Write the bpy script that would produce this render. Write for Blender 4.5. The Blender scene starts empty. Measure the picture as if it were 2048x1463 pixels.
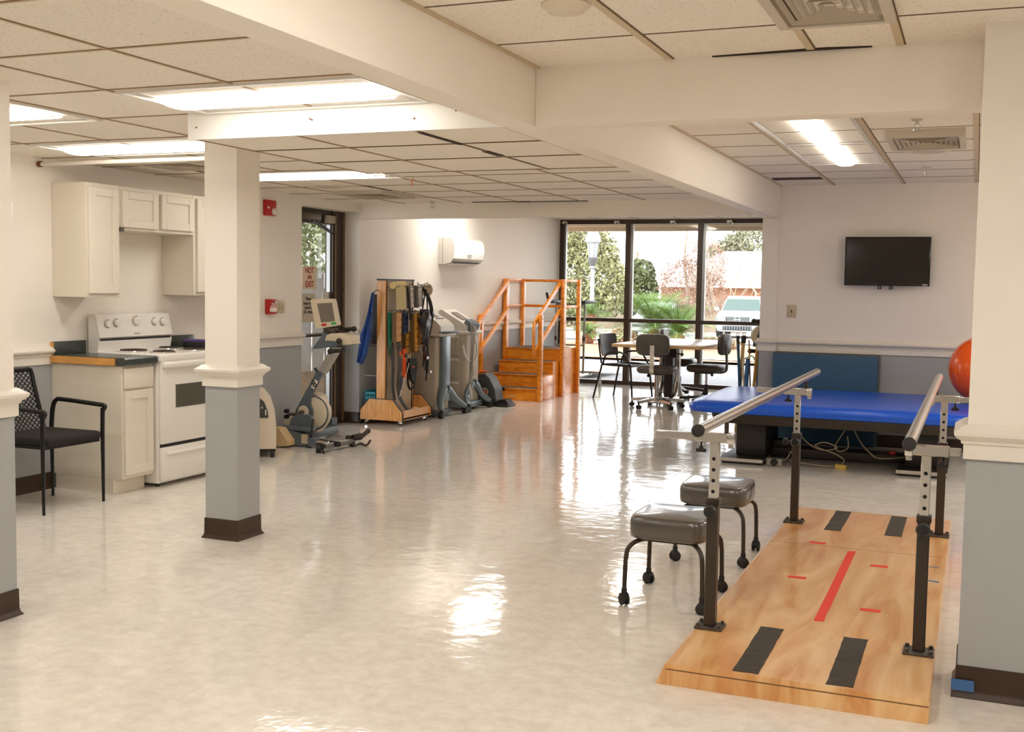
import bpy, bmesh, math, random
from mathutils import Vector, Matrix, Euler
random.seed(7)
S = bpy.context.scene
COL = S.collection
PI = math.pi
# ------------------------------------------------------------------ camera
cam_d = bpy.data.cameras.new('camera'); cam = bpy.data.objects.new('camera', cam_d); COL.objects.link(cam); S.camera = cam
F_PX, YAW, PITCH, ROLL = 2256.52, math.radians(22.3222), math.radians(-4.0512), math.radians(.9029)
fw = Vector((-math.sin(YAW)*math.cos(PITCH), math.cos(YAW)*math.cos(PITCH), math.sin(PITCH)))
rt0 = Vector((math.cos(YAW), math.sin(YAW), 0)); up0 = rt0.cross(fw)
rt = rt0*math.cos(ROLL) + up0*math.sin(ROLL); up = rt.cross(fw)
cam.matrix_world = Matrix(((rt.x, up.x, -fw.x, 0), (rt.y, up.y, -fw.y, 0), (rt.z, up.z, -fw.z, 1.414), (0, 0, 0, 1)))
cam_d.sensor_fit = 'HORIZONTAL'; cam_d.sensor_width = 36.0; cam_d.lens = F_PX/2048*36.0
cam_d.clip_start = .05; cam_d.clip_end = 400
# ------------------------------------------------------------------ world, sun, exposure
W = bpy.data.worlds.new('sky'); S.world = W; W.use_nodes = True
bg = W.node_tree.nodes['Background']; bg.inputs['Color'].default_value = (.93, .97, 1, 1); bg.inputs['Strength'].default_value = 3.5
sun_d = bpy.data.lights.new('sun', 'SUN'); sun_d.energy = 2.4; sun_d.angle = .03; sun_d.color = (1, .95, .86)
sun = bpy.data.objects.new('sun', sun_d); COL.objects.link(sun); sun.rotation_euler = (math.radians(48), 0, math.radians(-28))
S.view_settings.view_transform = 'Standard'; S.view_settings.look = 'None'; S.view_settings.exposure = 0.47
S.view_settings.gamma = 1.0; S.view_settings.use_curve_mapping = False
LAMP = 9.8                      # radiance of the fluorescent lamps
LAMP_COL = (1, .975, .925, 1)
S.cycles.use_denoising = True
S.cycles.max_bounces = 10; S.cycles.diffuse_bounces = 6; S.cycles.glossy_bounces = 4; S.cycles.transmission_bounces = 6; S.cycles.transparent_max_bounces = 16
S.cycles.sample_clamp_indirect = 6.0; S.cycles.caustics_reflective = False; S.cycles.caustics_refractive = False

# ------------------------------------------------------------------ materials
def lin(c):
    return tuple(((v/255)/12.92 if v/255 <= .04045 else ((v/255+.055)/1.055)**2.4) for v in c) + (1,)
MATS = {}
def M(name, rgb, rough=.5, metal=0, spec=.5, var=0, vscale=6, bump=0, bscale=200, coat=0, emit=None, estr=0, stretch=None, trans=0, sss=0):
    if name in MATS: return MATS[name]
    m = bpy.data.materials.new(name); m.use_nodes = True; MATS[name] = m
    nt = m.node_tree; b = nt.nodes['Principled BSDF']; c = lin(rgb)
    b.inputs['Base Color'].default_value = c; b.inputs['Roughness'].default_value = rough; b.inputs['Metallic'].default_value = metal
    b.inputs['Specular IOR Level'].default_value = spec
    if coat: b.inputs['Coat Weight'].default_value = coat; b.inputs['Coat Roughness'].default_value = .08
    if emit: b.inputs['Emission Color'].default_value = emit; b.inputs['Emission Strength'].default_value = estr
    if trans: b.inputs['Transmission Weight'].default_value = trans
    if var or bump:
        tc = nt.nodes.new('ShaderNodeTexCoord'); mp = nt.nodes.new('ShaderNodeMapping'); nt.links.new(tc.outputs['Object'], mp.inputs[0])
        if stretch: mp.inputs['Scale'].default_value = stretch
    if var:
        n = nt.nodes.new('ShaderNodeTexNoise'); n.inputs['Scale'].default_value = vscale; n.inputs['Detail'].default_value = 5
        nt.links.new(mp.outputs[0], n.inputs['Vector'])
        r = nt.nodes.new('ShaderNodeValToRGB'); r.color_ramp.elements[0].position = .3; r.color_ramp.elements[1].position = .72
        r.color_ramp.elements[0].color = tuple(max(0, x*(1-var)) for x in c[:3])+(1,)
        r.color_ramp.elements[1].color = tuple(min(1, x*(1+var)) for x in c[:3])+(1,)
        nt.links.new(n.outputs['Fac'], r.inputs[0]); nt.links.new(r.outputs[0], b.inputs['Base Color'])
    if bump:
        n2 = nt.nodes.new('ShaderNodeTexNoise'); n2.inputs['Scale'].default_value = bscale; n2.inputs['Detail'].default_value = 3
        nt.links.new(mp.outputs[0], n2.inputs['Vector'])
        bp = nt.nodes.new('ShaderNodeBump'); bp.inputs['Strength'].default_value = bump; bp.inputs['Distance'].default_value = .01
        nt.links.new(n2.outputs['Fac'], bp.inputs['Height']); nt.links.new(bp.outputs[0], b.inputs['Normal'])
    return m
def wood(name, dark, light, scale=(9, 1, 9), rough=.35, coat=.2, nscale=2.2, dist=3.0, mid=None):
    if name in MATS: return MATS[name]
    m = M(name, light, rough, coat=coat); nt = m.node_tree; b = nt.nodes['Principled BSDF']
    tc = nt.nodes.new('ShaderNodeTexCoord'); mp = nt.nodes.new('ShaderNodeMapping'); mp.inputs['Scale'].default_value = scale
    nt.links.new(tc.outputs['Object'], mp.inputs[0])
    n = nt.nodes.new('ShaderNodeTexNoise'); n.inputs['Scale'].default_value = nscale; n.inputs['Detail'].default_value = 6; n.inputs['Distortion'].default_value = dist
    nt.links.new(mp.outputs[0], n.inputs['Vector'])
    r = nt.nodes.new('ShaderNodeValToRGB'); e = r.color_ramp.elements
    e[0].position = .3; e[0].color = lin(dark); e[1].position = .68; e[1].color = lin(light)
    if mid:
        q = e.new(.45); q.color = lin(mid)
    nt.links.new(n.outputs['Fac'], r.inputs[0]); nt.links.new(r.outputs[0], b.inputs['Base Color'])
    return m
def glass(name, tint=(1, 1, 1), refl=1.0):
    if name in MATS: return MATS[name]
    m = bpy.data.materials.new(name); m.use_nodes = True; MATS[name] = m; nt = m.node_tree; nt.nodes.clear()
    o = nt.nodes.new('ShaderNodeOutputMaterial'); t = nt.nodes.new('ShaderNodeBsdfTransparent'); g = nt.nodes.new('ShaderNodeBsdfGlossy')
    t.inputs[0].default_value = tint+(1,); g.inputs['Roughness'].default_value = .02
    f = nt.nodes.new('ShaderNodeFresnel'); f.inputs[0].default_value = 1.45; mu = nt.nodes.new('ShaderNodeMath'); mu.operation = 'MULTIPLY'; mu.inputs[1].default_value = refl
    mx = nt.nodes.new('ShaderNodeMixShader'); nt.links.new(f.outputs[0], mu.inputs[0]); nt.links.new(mu.outputs[0], mx.inputs[0])
    nt.links.new(t.outputs[0], mx.inputs[1]); nt.links.new(g.outputs[0], mx.inputs[2]); nt.links.new(mx.outputs[0], o.inputs[0])
    return m
# two-tone wall paint: cream above the chair rail, blue-grey below it
def wall_paint():
    m = M('two_tone_wall_paint', (222, 216, 207), .62); nt = m.node_tree; b = nt.nodes['Principled BSDF']
    geo = nt.nodes.new('ShaderNodeNewGeometry'); sp = nt.nodes.new('ShaderNodeSeparateXYZ'); nt.links.new(geo.outputs['Position'], sp.inputs[0])
    gt = nt.nodes.new('ShaderNodeMath'); gt.operation = 'GREATER_THAN'; gt.inputs[1].default_value = .88; nt.links.new(sp.outputs['Z'], gt.inputs[0])
    mx = nt.nodes.new('ShaderNodeMix'); mx.data_type = 'RGBA'; nt.links.new(gt.outputs[0], mx.inputs[0])
    mx.inputs[6].default_value = lin((163, 164, 164)); mx.inputs[7].default_value = lin((235, 228, 218))
    nt.links.new(mx.outputs[2], b.inputs['Base Color'])
    n = nt.nodes.new('ShaderNodeTexNoise'); n.inputs['Scale'].default_value = 70; n.inputs['Detail'].default_value = 3; nt.links.new(geo.outputs['Position'], n.inputs['Vector'])
    bp = nt.nodes.new('ShaderNodeBump'); bp.inputs['Strength'].default_value = .25; bp.inputs['Distance'].default_value = .004
    nt.links.new(n.outputs['Fac'], bp.inputs['Height']); nt.links.new(bp.outputs[0], b.inputs['Normal'])
    return m
def floor_mat():
    m = M('waxed_vinyl_tile', (214, 206, 193), .13, spec=.55); nt = m.node_tree; b = nt.nodes['Principled BSDF']
    geo = nt.nodes.new('ShaderNodeNewGeometry'); P = geo.outputs['Position']
    mp = nt.nodes.new('ShaderNodeMapping'); mp.inputs['Scale'].default_value = (1/.3048,)*3; nt.links.new(P, mp.inputs[0])
    fl = nt.nodes.new('ShaderNodeVectorMath'); fl.operation = 'FLOOR'; nt.links.new(mp.outputs[0], fl.inputs[0])
    wn = nt.nodes.new('ShaderNodeTexWhiteNoise'); wn.noise_dimensions = '2D'; nt.links.new(fl.outputs[0], wn.inputs['Vector'])
    n = nt.nodes.new('ShaderNodeTexNoise'); n.inputs['Scale'].default_value = 14; n.inputs['Detail'].default_value = 8; n.inputs['Roughness'].default_value = .7; nt.links.new(P, n.inputs['Vector'])
    r = nt.nodes.new('ShaderNodeValToRGB'); e = r.color_ramp.elements; e[0].position = .32; e[0].color = lin((214, 206, 194)); e[1].position = .64; e[1].color = lin((232, 226, 216))
    nt.links.new(n.outputs['Fac'], r.inputs[0])
    mr = nt.nodes.new('ShaderNodeMapRange'); mr.inputs['To Min'].default_value = .96; mr.inputs['To Max'].default_value = 1.03; nt.links.new(wn.outputs['Value'], mr.inputs['Value'])
    mu = nt.nodes.new('ShaderNodeVectorMath'); mu.operation = 'SCALE'; nt.links.new(r.outputs[0], mu.inputs[0]); nt.links.new(mr.outputs[0], mu.inputs['Scale'])
    nt.links.new(mu.outputs[0], b.inputs['Base Color'])
    n2 = nt.nodes.new('ShaderNodeTexNoise'); n2.inputs['Scale'].default_value = 5.5; n2.inputs['Detail'].default_value = 3; nt.links.new(P, n2.inputs['Vector'])
    n3 = nt.nodes.new('ShaderNodeTexNoise'); n3.inputs['Scale'].default_value = 17; n3.inputs['Detail'].default_value = 2; nt.links.new(P, n3.inputs['Vector'])
    ad = nt.nodes.new('ShaderNodeMath'); ad.operation = 'MULTIPLY_ADD'; ad.inputs[1].default_value = .22; nt.links.new(n3.outputs['Fac'], ad.inputs[0]); nt.links.new(n2.outputs['Fac'], ad.inputs[2])
    bp = nt.nodes.new('ShaderNodeBump'); bp.inputs['Strength'].default_value = .34; bp.inputs['Distance'].default_value = .008
    nt.links.new(ad.outputs[0], bp.inputs['Height']); nt.links.new(bp.outputs[0], b.inputs['Normal'])
    rr = nt.nodes.new('ShaderNodeMapRange'); rr.inputs['To Min'].default_value = .05; rr.inputs['To Max'].default_value = .13; nt.links.new(n.outputs['Fac'], rr.inputs['Value']); nt.links.new(rr.outputs[0], b.inputs['Roughness'])
    return m
def tile_mat():
    m = M('acoustic_tile', (214, 205, 192), .8, spec=.2); nt = m.node_tree; b = nt.nodes['Principled BSDF']
    geo = nt.nodes.new('ShaderNodeNewGeometry')
    n = nt.nodes.new('ShaderNodeTexNoise'); n.inputs['Scale'].default_value = 90; n.inputs['Detail'].default_value = 4; nt.links.new(geo.outputs['Position'], n.inputs['Vector'])
    r = nt.nodes.new('ShaderNodeValToRGB'); e = r.color_ramp.elements; e[0].position = .30; e[0].color = lin((212, 202, 188)); e[1].position = .44; e[1].color = lin((238, 230, 218))
    nt.links.new(n.outputs['Fac'], r.inputs[0]); nt.links.new(r.outputs[0], b.inputs['Base Color'])
    bp = nt.nodes.new('ShaderNodeBump'); bp.inputs['Strength'].default_value = .3; bp.inputs['Distance'].default_value = .004
    nt.links.new(n.outputs['Fac'], bp.inputs['Height']); nt.links.new(bp.outputs[0], b.inputs['Normal'])
    return m
def peg_mat():
    m = M('pegboard', (196, 176, 148), .6); nt = m.node_tree; b = nt.nodes['Principled BSDF']
    geo = nt.nodes.new('ShaderNodeNewGeometry'); mp = nt.nodes.new('ShaderNodeMapping'); mp.inputs['Scale'].default_value = (0.0001, 1/.0254, 1/.0254); nt.links.new(geo.outputs['Position'], mp.inputs[0])
    fr = nt.nodes.new('ShaderNodeVectorMath'); fr.operation = 'FRACTION'; nt.links.new(mp.outputs[0], fr.inputs[0])
    ds = nt.nodes.new('ShaderNodeVectorMath'); ds.operation = 'DISTANCE'; ds.inputs[1].default_value = (0, .5, .5)
    sp = nt.nodes.new('ShaderNodeVectorMath'); sp.operation = 'MULTIPLY'; sp.inputs[1].default_value = (0, 1, 1); nt.links.new(fr.outputs[0], sp.inputs[0]); nt.links.new(sp.outputs[0], ds.inputs[0])
    lt = nt.nodes.new('ShaderNodeMath'); lt.operation = 'LESS_THAN'; lt.inputs[1].default_value = .12; nt.links.new(ds.outputs['Value'], lt.inputs[0])
    mx = nt.nodes.new('ShaderNodeMix'); mx.data_type = 'RGBA'; nt.links.new(lt.outputs[0], mx.inputs[0]); mx.inputs[6].default_value = lin((208, 190, 164)); mx.inputs[7].default_value = lin((110, 92, 72))
    nt.links.new(mx.outputs[2], b.inputs['Base Color']); return m
def mesh_mat():   # open-weave chair mesh: opaque threads, real holes
    m = bpy.data.materials.new('black_chair_mesh'); m.use_nodes = True; nt = m.node_tree; b = nt.nodes['Principled BSDF']; b.inputs['Base Color'].default_value = (.01, .01, .01, 1)
    o = nt.nodes['Material Output']; tc = nt.nodes.new('ShaderNodeTexCoord'); mp = nt.nodes.new('ShaderNodeMapping'); mp.inputs['Scale'].default_value = (0, 42, 42); mp.inputs['Rotation'].default_value = (PI/4, 0, 0)
    nt.links.new(tc.outputs['Object'], mp.inputs[0]); fr = nt.nodes.new('ShaderNodeVectorMath'); fr.operation = 'FRACTION'; nt.links.new(mp.outputs[0], fr.inputs[0])
    ds = nt.nodes.new('ShaderNodeVectorMath'); ds.operation = 'DISTANCE'; ds.inputs[1].default_value = (0, .5, .5); nt.links.new(fr.outputs[0], ds.inputs[0])
    lt = nt.nodes.new('ShaderNodeMath'); lt.operation = 'LESS_THAN'; lt.inputs[1].default_value = .33; nt.links.new(ds.outputs['Value'], lt.inputs[0])
    t = nt.nodes.new('ShaderNodeBsdfTransparent'); mx = nt.nodes.new('ShaderNodeMixShader'); nt.links.new(lt.outputs[0], mx.inputs[0]); nt.links.new(b.outputs[0], mx.inputs[1]); nt.links.new(t.outputs[0], mx.inputs[2]); nt.links.new(mx.outputs[0], o.inputs[0])
    return m
PAINT = wall_paint(); FLOOR = floor_mat(); TILE = tile_mat(); PEG = peg_mat(); MESH = mesh_mat()
TRIM = M('white_trim_paint', (226, 219, 208), .4); BASEB = M('brown_cove_base', (58, 38, 24), .35, var=.25, vscale=9)
BEAM = M('cream_beam_paint', (240, 232, 220), .6, bump=.15, bscale=60)
GRID = M('ceiling_grid_metal', (202, 182, 152), .5); SEAM = M('ceiling_seam_brown', (108, 84, 60), .8); GAP = M('ceiling_gap', (58, 44, 32), .9)
DARKF = M('bronze_anodised_frame', (62, 50, 40), .4, metal=.3); BLACK = M('black_plastic', (22, 20, 19), .45); RUB = M('black_rubber', (30, 27, 25), .6)
STEEL = M('brushed_steel', (212, 208, 202), .22, metal=.95, var=.06, vscale=30); CHROME = M('chrome', (225, 222, 218), .1, metal=1)
BRONZE = M('bronze_painted_tube', (62, 52, 43), .42, metal=.3); VINYL = M('dark_grey_vinyl', (74, 66, 60), .27, spec=.9, coat=.5, bump=.03, bscale=90)
WHITE = M('white_enamel', (228, 224, 217), .22); CREAM = M('cream_plastic', (215, 203, 182), .4); SLATE = M('slate_blue_plastic', (92, 101, 110), .4)
CAB = M('cream_cabinet_paint', (222, 213, 197), .45, var=.03, vscale=3); LAM = M('dark_green_laminate', (62, 66, 62), .25, var=.3, vscale=60)
OAK = wood('oak_laminate', (204, 138, 72), (236, 176, 106), (14, 14, 1.2)); STAIR = wood('varnished_maple', (212, 112, 8), (242, 158, 40), (2, 2, 7), rough=.3, nscale=1.6)
PLY = wood('worn_plywood', (198, 130, 66), (232, 194, 142), (3.2, .55, 1), rough=.28, coat=.25, nscale=1.7, dist=2.2, mid=(216, 164, 104))
MATD = M('grey_tread_mat', (98, 88, 78), .8, var=.15, vscale=40)
LITEWOOD = M('honey_wood', (206, 150, 78), .45, var=.12, vscale=12)
REFL = M('white_reflector', (196, 192, 186), .5); LAMPD = M('fluorescent_lens_bright', (255, 255, 255), .4, emit=LAMP_COL, estr=LAMP*1.9); LAMPV = M('fluorescent_lens_soft', (255, 255, 255), .4, emit=LAMP_COL, estr=LAMP*.7); LINE = M('ceiling_joint_tan', (150, 124, 92), .8); LAMPM = M('fluorescent_lens', (255, 255, 255), .4, emit=LAMP_COL, estr=LAMP)
PANE = glass('window_glass')

# ------------------------------------------------------------------ mesh builder
class B:
    def __init__(s, o=(0, 0, 0)): s.bm = bmesh.new(); s.o = Vector(o)
    def _p(s, p): return Vector(p)-s.o
    def box(s, lo, hi, bev=0, seg=2, R=None, pivot=None):
        lo, hi = Vector(lo), Vector(hi); c = (lo+hi)/2; d = hi-lo
        T = Matrix.Translation(c-s.o) @ Matrix.Diagonal((d.x, d.y, d.z, 1))
        if R is not None:
            pv = Vector(pivot) if pivot is not None else c
            T = Matrix.Translation(pv-s.o) @ R.to_4x4() @ Matrix.Translation(c-pv) @ Matrix.Diagonal((d.x, d.y, d.z, 1))
        g = bmesh.ops.create_cube(s.bm, size=1, matrix=T)
        if bev:
            es = list({e for v in g['verts'] for e in v.link_edges})
            bmesh.ops.bevel(s.bm, geom=es, offset=min(bev, min(abs(d.x), abs(d.y), abs(d.z))*.49), segments=seg, profile=.5, affect='EDGES', clamp_overlap=True)
        return s
    def tube(s, pts, r, n=8, closed=False, caps=True, flat=None):
        pts = [s._p(p) for p in pts]; N = len(pts); rs = r if isinstance(r, (list, tuple)) else [r]*N
        rings = []; prev = None
        for i, p in enumerate(pts):
            a = pts[(i-1) % N] if (closed or i) else p; b = pts[(i+1) % N] if (closed or i < N-1) else p
            t = (b-a)
            if t.length < 1e-9: t = Vector((0, 0, 1))
            t.normalize()
            if prev is None:
                u = t.orthogonal().normalized()
                if abs(t.z) < .9: u = Vector((0, 0, 1)); u = (u-t*u.dot(t)).normalized()
            else:
                u = prev-t*prev.dot(t); u = u.normalized() if u.length > 1e-6 else t.orthogonal().normalized()
            prev = u; w = t.cross(u)
            k = flat if flat else 1
            rings.append([s.bm.verts.new(p+(u*math.cos(2*PI*j/n)+w*math.sin(2*PI*j/n)*k)*rs[i]) for j in range(n)])
        for i in range(N if closed else N-1):
            A, C = rings[i], rings[(i+1) % N]
            for j in range(n): s.bm.faces.new((A[j], A[(j+1) % n], C[(j+1) % n], C[j]))
        if caps and not closed: s.bm.faces.new(rings[0][::-1]); s.bm.faces.new(rings[-1])
        return s
    def cyl(s, a, b, r, r2=None, n=16): return s.tube([a, b], [r, r if r2 is None else r2], n)
    def bar(s, a, b, w, h=None):            # square bar between two points; h measured vertically
        h = h or w; a, b = Vector(a), Vector(b); t = (b-a).normalized()
        side = t.cross(Vector((0, 0, 1)))
        side = side.normalized() if side.length > 1e-4 else Vector((1, 0, 0)); u = side.cross(t)
        V = [s.bm.verts.new(s._p(p+side*x*w/2+u*y*h/2)) for p in (a, b) for x, y in ((-1, -1), (1, -1), (1, 1), (-1, 1))]
        for f in ((0, 1, 2, 3), (7, 6, 5, 4), (0, 4, 5, 1), (1, 5, 6, 2), (2, 6, 7, 3), (3, 7, 4, 0)): s.bm.faces.new([V[i] for i in f])
        return s
    def prism(s, poly, ax, a, b):
        def P(q, t): return {'x': (t, q[0], q[1]), 'y': (q[0], t, q[1]), 'z': (q[0], q[1], t)}[ax]
        A = [s.bm.verts.new(s._p(P(q, a))) for q in poly]; C = [s.bm.verts.new(s._p(P(q, b))) for q in poly]; n = len(poly)
        s.bm.faces.new(A); s.bm.faces.new(C[::-1])
        for i in range(n): s.bm.faces.new((A[i], C[i], C[(i+1) % n], A[(i+1) % n]))
        return s
    def lathe(s, prof, c, ax='z', n=24):
        c = s._p(c); rings = []
        for r, h in prof:
            ring = []
            for j in range(n):
                x, y = max(r, 1e-4)*math.cos(2*PI*j/n), max(r, 1e-4)*math.sin(2*PI*j/n)
                v = {'z': (x, y, h), 'x': (h, x, y), 'y': (x, h, y)}[ax]; ring.append(s.bm.verts.new(c+Vector(v)))
            rings.append(ring)
        for A, C in zip(rings, rings[1:]):
            for j in range(n): s.bm.faces.new((A[j], A[(j+1) % n], C[(j+1) % n], C[j]))
        s.bm.faces.new(rings[0][::-1]); s.bm.faces.new(rings[-1]); return s
    def sph(s, c, r, n=16, sc=(1, 1, 1)):
        bmesh.ops.create_uvsphere(s.bm, u_segments=n, v_segments=max(6, n//2), radius=r, matrix=Matrix.Translation(s._p(c)) @ Matrix.Diagonal((sc[0], sc[1], sc[2], 1))); return s
    def torus(s, c, R, r, ax='z', n=24, m=8):
        pts = []
        for j in range(n):
            x, y = R*math.cos(2*PI*j/n), R*math.sin(2*PI*j/n); pts.append(Vector(c)+Vector({'z': (x, y, 0), 'x': (0, x, y), 'y': (x, 0, y)}[ax]))
        return s.tube(pts, r, m, closed=True)
    def sheet(s, rows, th=None):             # rows of points -> a grid surface; th gives it thickness
        g = [[s.bm.verts.new(s._p(p)) for p in row] for row in rows]; fs = []
        for A, C in zip(g, g[1:]):
            for j in range(len(A)-1): fs.append(s.bm.faces.new((A[j], A[j+1], C[j+1], C[j])))
        if th:
            s.bm.normal_update(); bmesh.ops.solidify(s.bm, geom=fs, thickness=th)
        return s
    def poly(s, pts): s.bm.faces.new([s.bm.verts.new(s._p(p)) for p in pts]); return s
    def outs(s, name, mat, parent=None, smooth=40):      # every separate piece becomes an object of its own
        left = set(s.bm.faces); made = []
        while left:
            st = [left.pop()]; isl = list(st)
            while st:
                f = st.pop()
                for e in f.edges:
                    for g in e.link_faces:
                        if g in left: left.discard(g); st.append(g); isl.append(g)
            n = B(s.o); vm = {}
            for f in isl: n.bm.faces.new([vm.setdefault(v, None) or vm.__setitem__(v, n.bm.verts.new(v.co)) or vm[v] for v in f.verts])
            made.append((min(v.co.x for v in n.bm.verts), n))
        for _, n in sorted(made, key=lambda q: q[0]): n.out(name, mat, parent, smooth)
        s.bm.free()
    def out(s, name, mat, parent=None, smooth=40, kind=None, label=None, fixn=True):
        if fixn: bmesh.ops.recalc_face_normals(s.bm, faces=s.bm.faces)
        me = bpy.data.meshes.new(name); s.bm.to_mesh(me); s.bm.free()
        if smooth:
            me.polygons.foreach_set('use_smooth', [True]*len(me.polygons)); me.set_sharp_from_angle(angle=math.radians(smooth))
        me.materials.append(mat); o = bpy.data.objects.new(name, me); COL.objects.link(o)
        if parent is not None: o.parent = parent
        else: o.location = s.o
        if kind: o['kind'] = kind
        if label: o['label'] = label
        return o
def sm(pts, n=6, closed=False):              # Catmull-Rom smoothing
    P = [Vector(p) for p in pts]; N = len(P); out = []
    for i in range(N if closed else N-1):
        p0 = P[(i-1) % N] if (closed or i) else P[0]; p1 = P[i]; p2 = P[(i+1) % N]; p3 = P[(i+2) % N] if (closed or i < N-2) else P[-1]
        for k in range(n):
            t = k/n; out.append(.5*((2*p1)+(p2-p0)*t+(2*p0-5*p1+4*p2-p3)*t*t+(3*p1-p0-3*p2+p3)*t*t*t))
    if not closed: out.append(P[-1])
    return out
def thing(name, label, cat, loc, group=None, rz=0):
    o = bpy.data.objects.new(name, None); COL.objects.link(o); o.location = loc; o.rotation_euler = (0, 0, rz); o.empty_display_size = .1
    o['label'] = label; o['category'] = cat
    if group: o['group'] = group
    return o
def tag(o, label, cat, group=None):
    o['label'] = label; o['category'] = cat
    if group: o['group'] = group
    return o
def dup(root, loc, label, rz=None, group=None):
    r = root.copy(); COL.objects.link(r); r.location = loc; r['label'] = label
    if rz is not None: r.rotation_euler = (0, 0, rz)
    if group: r['group'] = group
    for ch in list(root.children):
        c = ch.copy(); COL.objects.link(c); c.parent = r
        for g in list(ch.children):
            d = g.copy(); COL.objects.link(d); d.parent = c
    return r
def struct(b, name, mat, parent=None, smooth=40):
    o = b.out(name, mat, parent, smooth)
    if parent is None: o['kind'] = 'structure'
    return o
def text_(name, body, loc, rot, size, mat, parent, ex=.0015, align='CENTER', sx=1, spacing=1):
    c = bpy.data.curves.new(name, 'FONT'); c.body = body; c.size = size; c.align_x = align; c.align_y = 'CENTER'; c.extrude = ex; c.offset = size*.018; c.space_line = spacing
    c.materials.append(mat); o = bpy.data.objects.new(name, c); COL.objects.link(o); o.parent = parent; o.location = loc; o.rotation_euler = rot; o.scale = (sx, 1, 1); return o
def text(*a, **k):
    o = text_(*a, **k); bpy.context.view_layer.update(); dg = bpy.context.evaluated_depsgraph_get()
    me = bpy.data.meshes.new_from_object(o.evaluated_get(dg)); nm, par, loc, rot, sc = o.name, o.parent, o.location.copy(), o.rotation_euler.copy(), o.scale.copy()
    bpy.data.objects.remove(o); q = bpy.data.objects.new(nm, me); COL.objects.link(q); q.parent = par; q.location = loc; q.rotation_euler = rot; q.scale = sc; return q
RX = (PI/2, 0, PI/2)     # lettering that faces +x
RY = (PI/2, 0, 0)        # lettering that faces -y
# ------------------------------------------------------------------ room shell
XK, XD, YH, YTV, YW = -5.757, -5.96, 9.95, 10.776, 15.84
ZL, ZN, ZF, ZA, ZB = 2.208, 2.325, 2.387, 2.40, 2.08
XB1, XB2, YC1, YC2 = -1.878, -1.742, 4.45, 4.577
XR, YBK = 2.6, -3.6
struct(B().box((XD-.04, YBK, -.12), (XR, YW+.1, 0)), 'floor', FLOOR)
b = B().box((XD, YBK, 0), (XK, 8.89, 2.75)).box((XD, YH, 0), (XK, YW, 2.75)).box((XD, 8.89, 2.125), (XK, YH, 2.75))
struct(b, 'wall_left', PAINT)
b = B().box((XB2, YTV, 0), (XR, YTV+.13, 2.75)); struct(b, 'wall_back', PAINT)
b = B().box((-1.89, YTV-.035, 0), (XB2, YW, 2.75)); struct(b, 'alcove_wall', PAINT)
b = B().box((XR, YBK, 0), (XR+.15, YTV+.13, 2.75)); struct(b, 'wall_right', PAINT)
b = B().box((XD, YBK-.15, 0), (XR+.15, YBK, 2.75)); struct(b, 'wall_front', PAINT)
# beams
struct(B().box((XB1, YBK, ZB), (XB2, YTV-.035, 2.75), bev=.006), 'long_beam', BEAM)
struct(B().box((XB2, YC1, ZB), (XR, YC2, 2.75), bev=.006), 'cross_beam', BEAM)
struct(B().box((XK, YH, 2.065), (XB1, YH+.15, 2.75)), 'header_beam', BEAM)
# ceilings
def ceiling(nm, x0, x1, y0, y1, z, xs, ys, wide):
    c = struct(B().box((x0, y0, z), (x1, y1, z+.1)), nm, TILE)
    g, d = B(), B()
    for x in xs:
        if wide: g.box((x-.014, y0, z-.006), (x+.014, y1, z+.01)); d.box((x+.014, y0, z-.003), (x+.019, y1, z+.01))
        else: g.box((x-.011, y0, z-.003), (x+.011, y1, z+.01)); d.box((x+.006, y0, z-.0042), (x+.0115, y1, z+.008))
    for y in ys:
        if wide: d.box((x0, y-.005, z-.002), (x1, y+.004, z+.01))
        else: g.box((x0, y-.011, z-.0025), (x1, y+.011, z+.01)); d.box((x0, y-.0115, z-.0036), (x1, y-.004, z+.008))
    if wide: g.box((x0, y0, z-.008), (x0+.02, y1, z+.01))
    struct(g, 'ceiling_grid', GRID, c)
    struct(d, 'ceiling_joint', SEAM if wide else LINE, c); d = B()
    return c, d
ys_l = [-3.0, -2.4, -1.8, -1.2, -.6, 0, .65, 1.27, 1.89, 2.51, 3.127, 3.79, 4.45, 5.13, 5.79, 6.35, 6.9, 7.49, 8.1, 8.7, 9.3]
xs_l = [-5.25, -4.64, -4.03, -3.42, -2.81, -2.2]
c, d = ceiling('ceiling_left', XK, XB1, YBK, YH, ZL, xs_l, ys_l, False)
for x, y, w, l in ((-5.25, 6.6, .012, .5), (-4.64, 8.3, .012, .25), (-3.42, 6.6, .01, .5), (-4.2, 9.9, .3, .02), (-3.7, 9.93, .35, .016)): d.box((x-w, y-l, ZL-.005), (x+w, y+l, ZL+.01))
struct(d, 'ceiling_gap', GAP, c)
ys_n = [y*.61-3.5 for y in range(1, 13)]; ys_n = [y+(3.98-ys_n[-1])-.0 for y in ys_n] + []
c, d = ceiling('ceiling_near', XB2, XR, YBK, YC1, ZN, [-1.17, -.62, -.30, .3, .91, 1.52, 2.13], [-2.7, -2.1, -1.5, -.9, -.3, .3, .95, 1.56, 2.17, 2.78, 3.39, 4.0], True)
d.prism([(-1.0, YC1-.002), (-.62, YC1-.028), (-.56, YC1-.028), (-.4, YC1-.002)], 'z', ZN-.006, ZN+.01); struct(d, 'ceiling_gap', GAP, c)
c, d = ceiling('ceiling_far', XB2, XR, YC2, YTV, ZF, [-1.265, -.657, -.047, .56, 1.17, 1.78], [4.72, 5.33, 5.94, 6.55]+[7.16+.61*i for i in range(6)], True)
d.box((-1.70, 10.02, ZF-.005), (-1.28, 10.19, ZF+.01)); struct(d, 'ceiling_gap', GAP, c)
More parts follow.
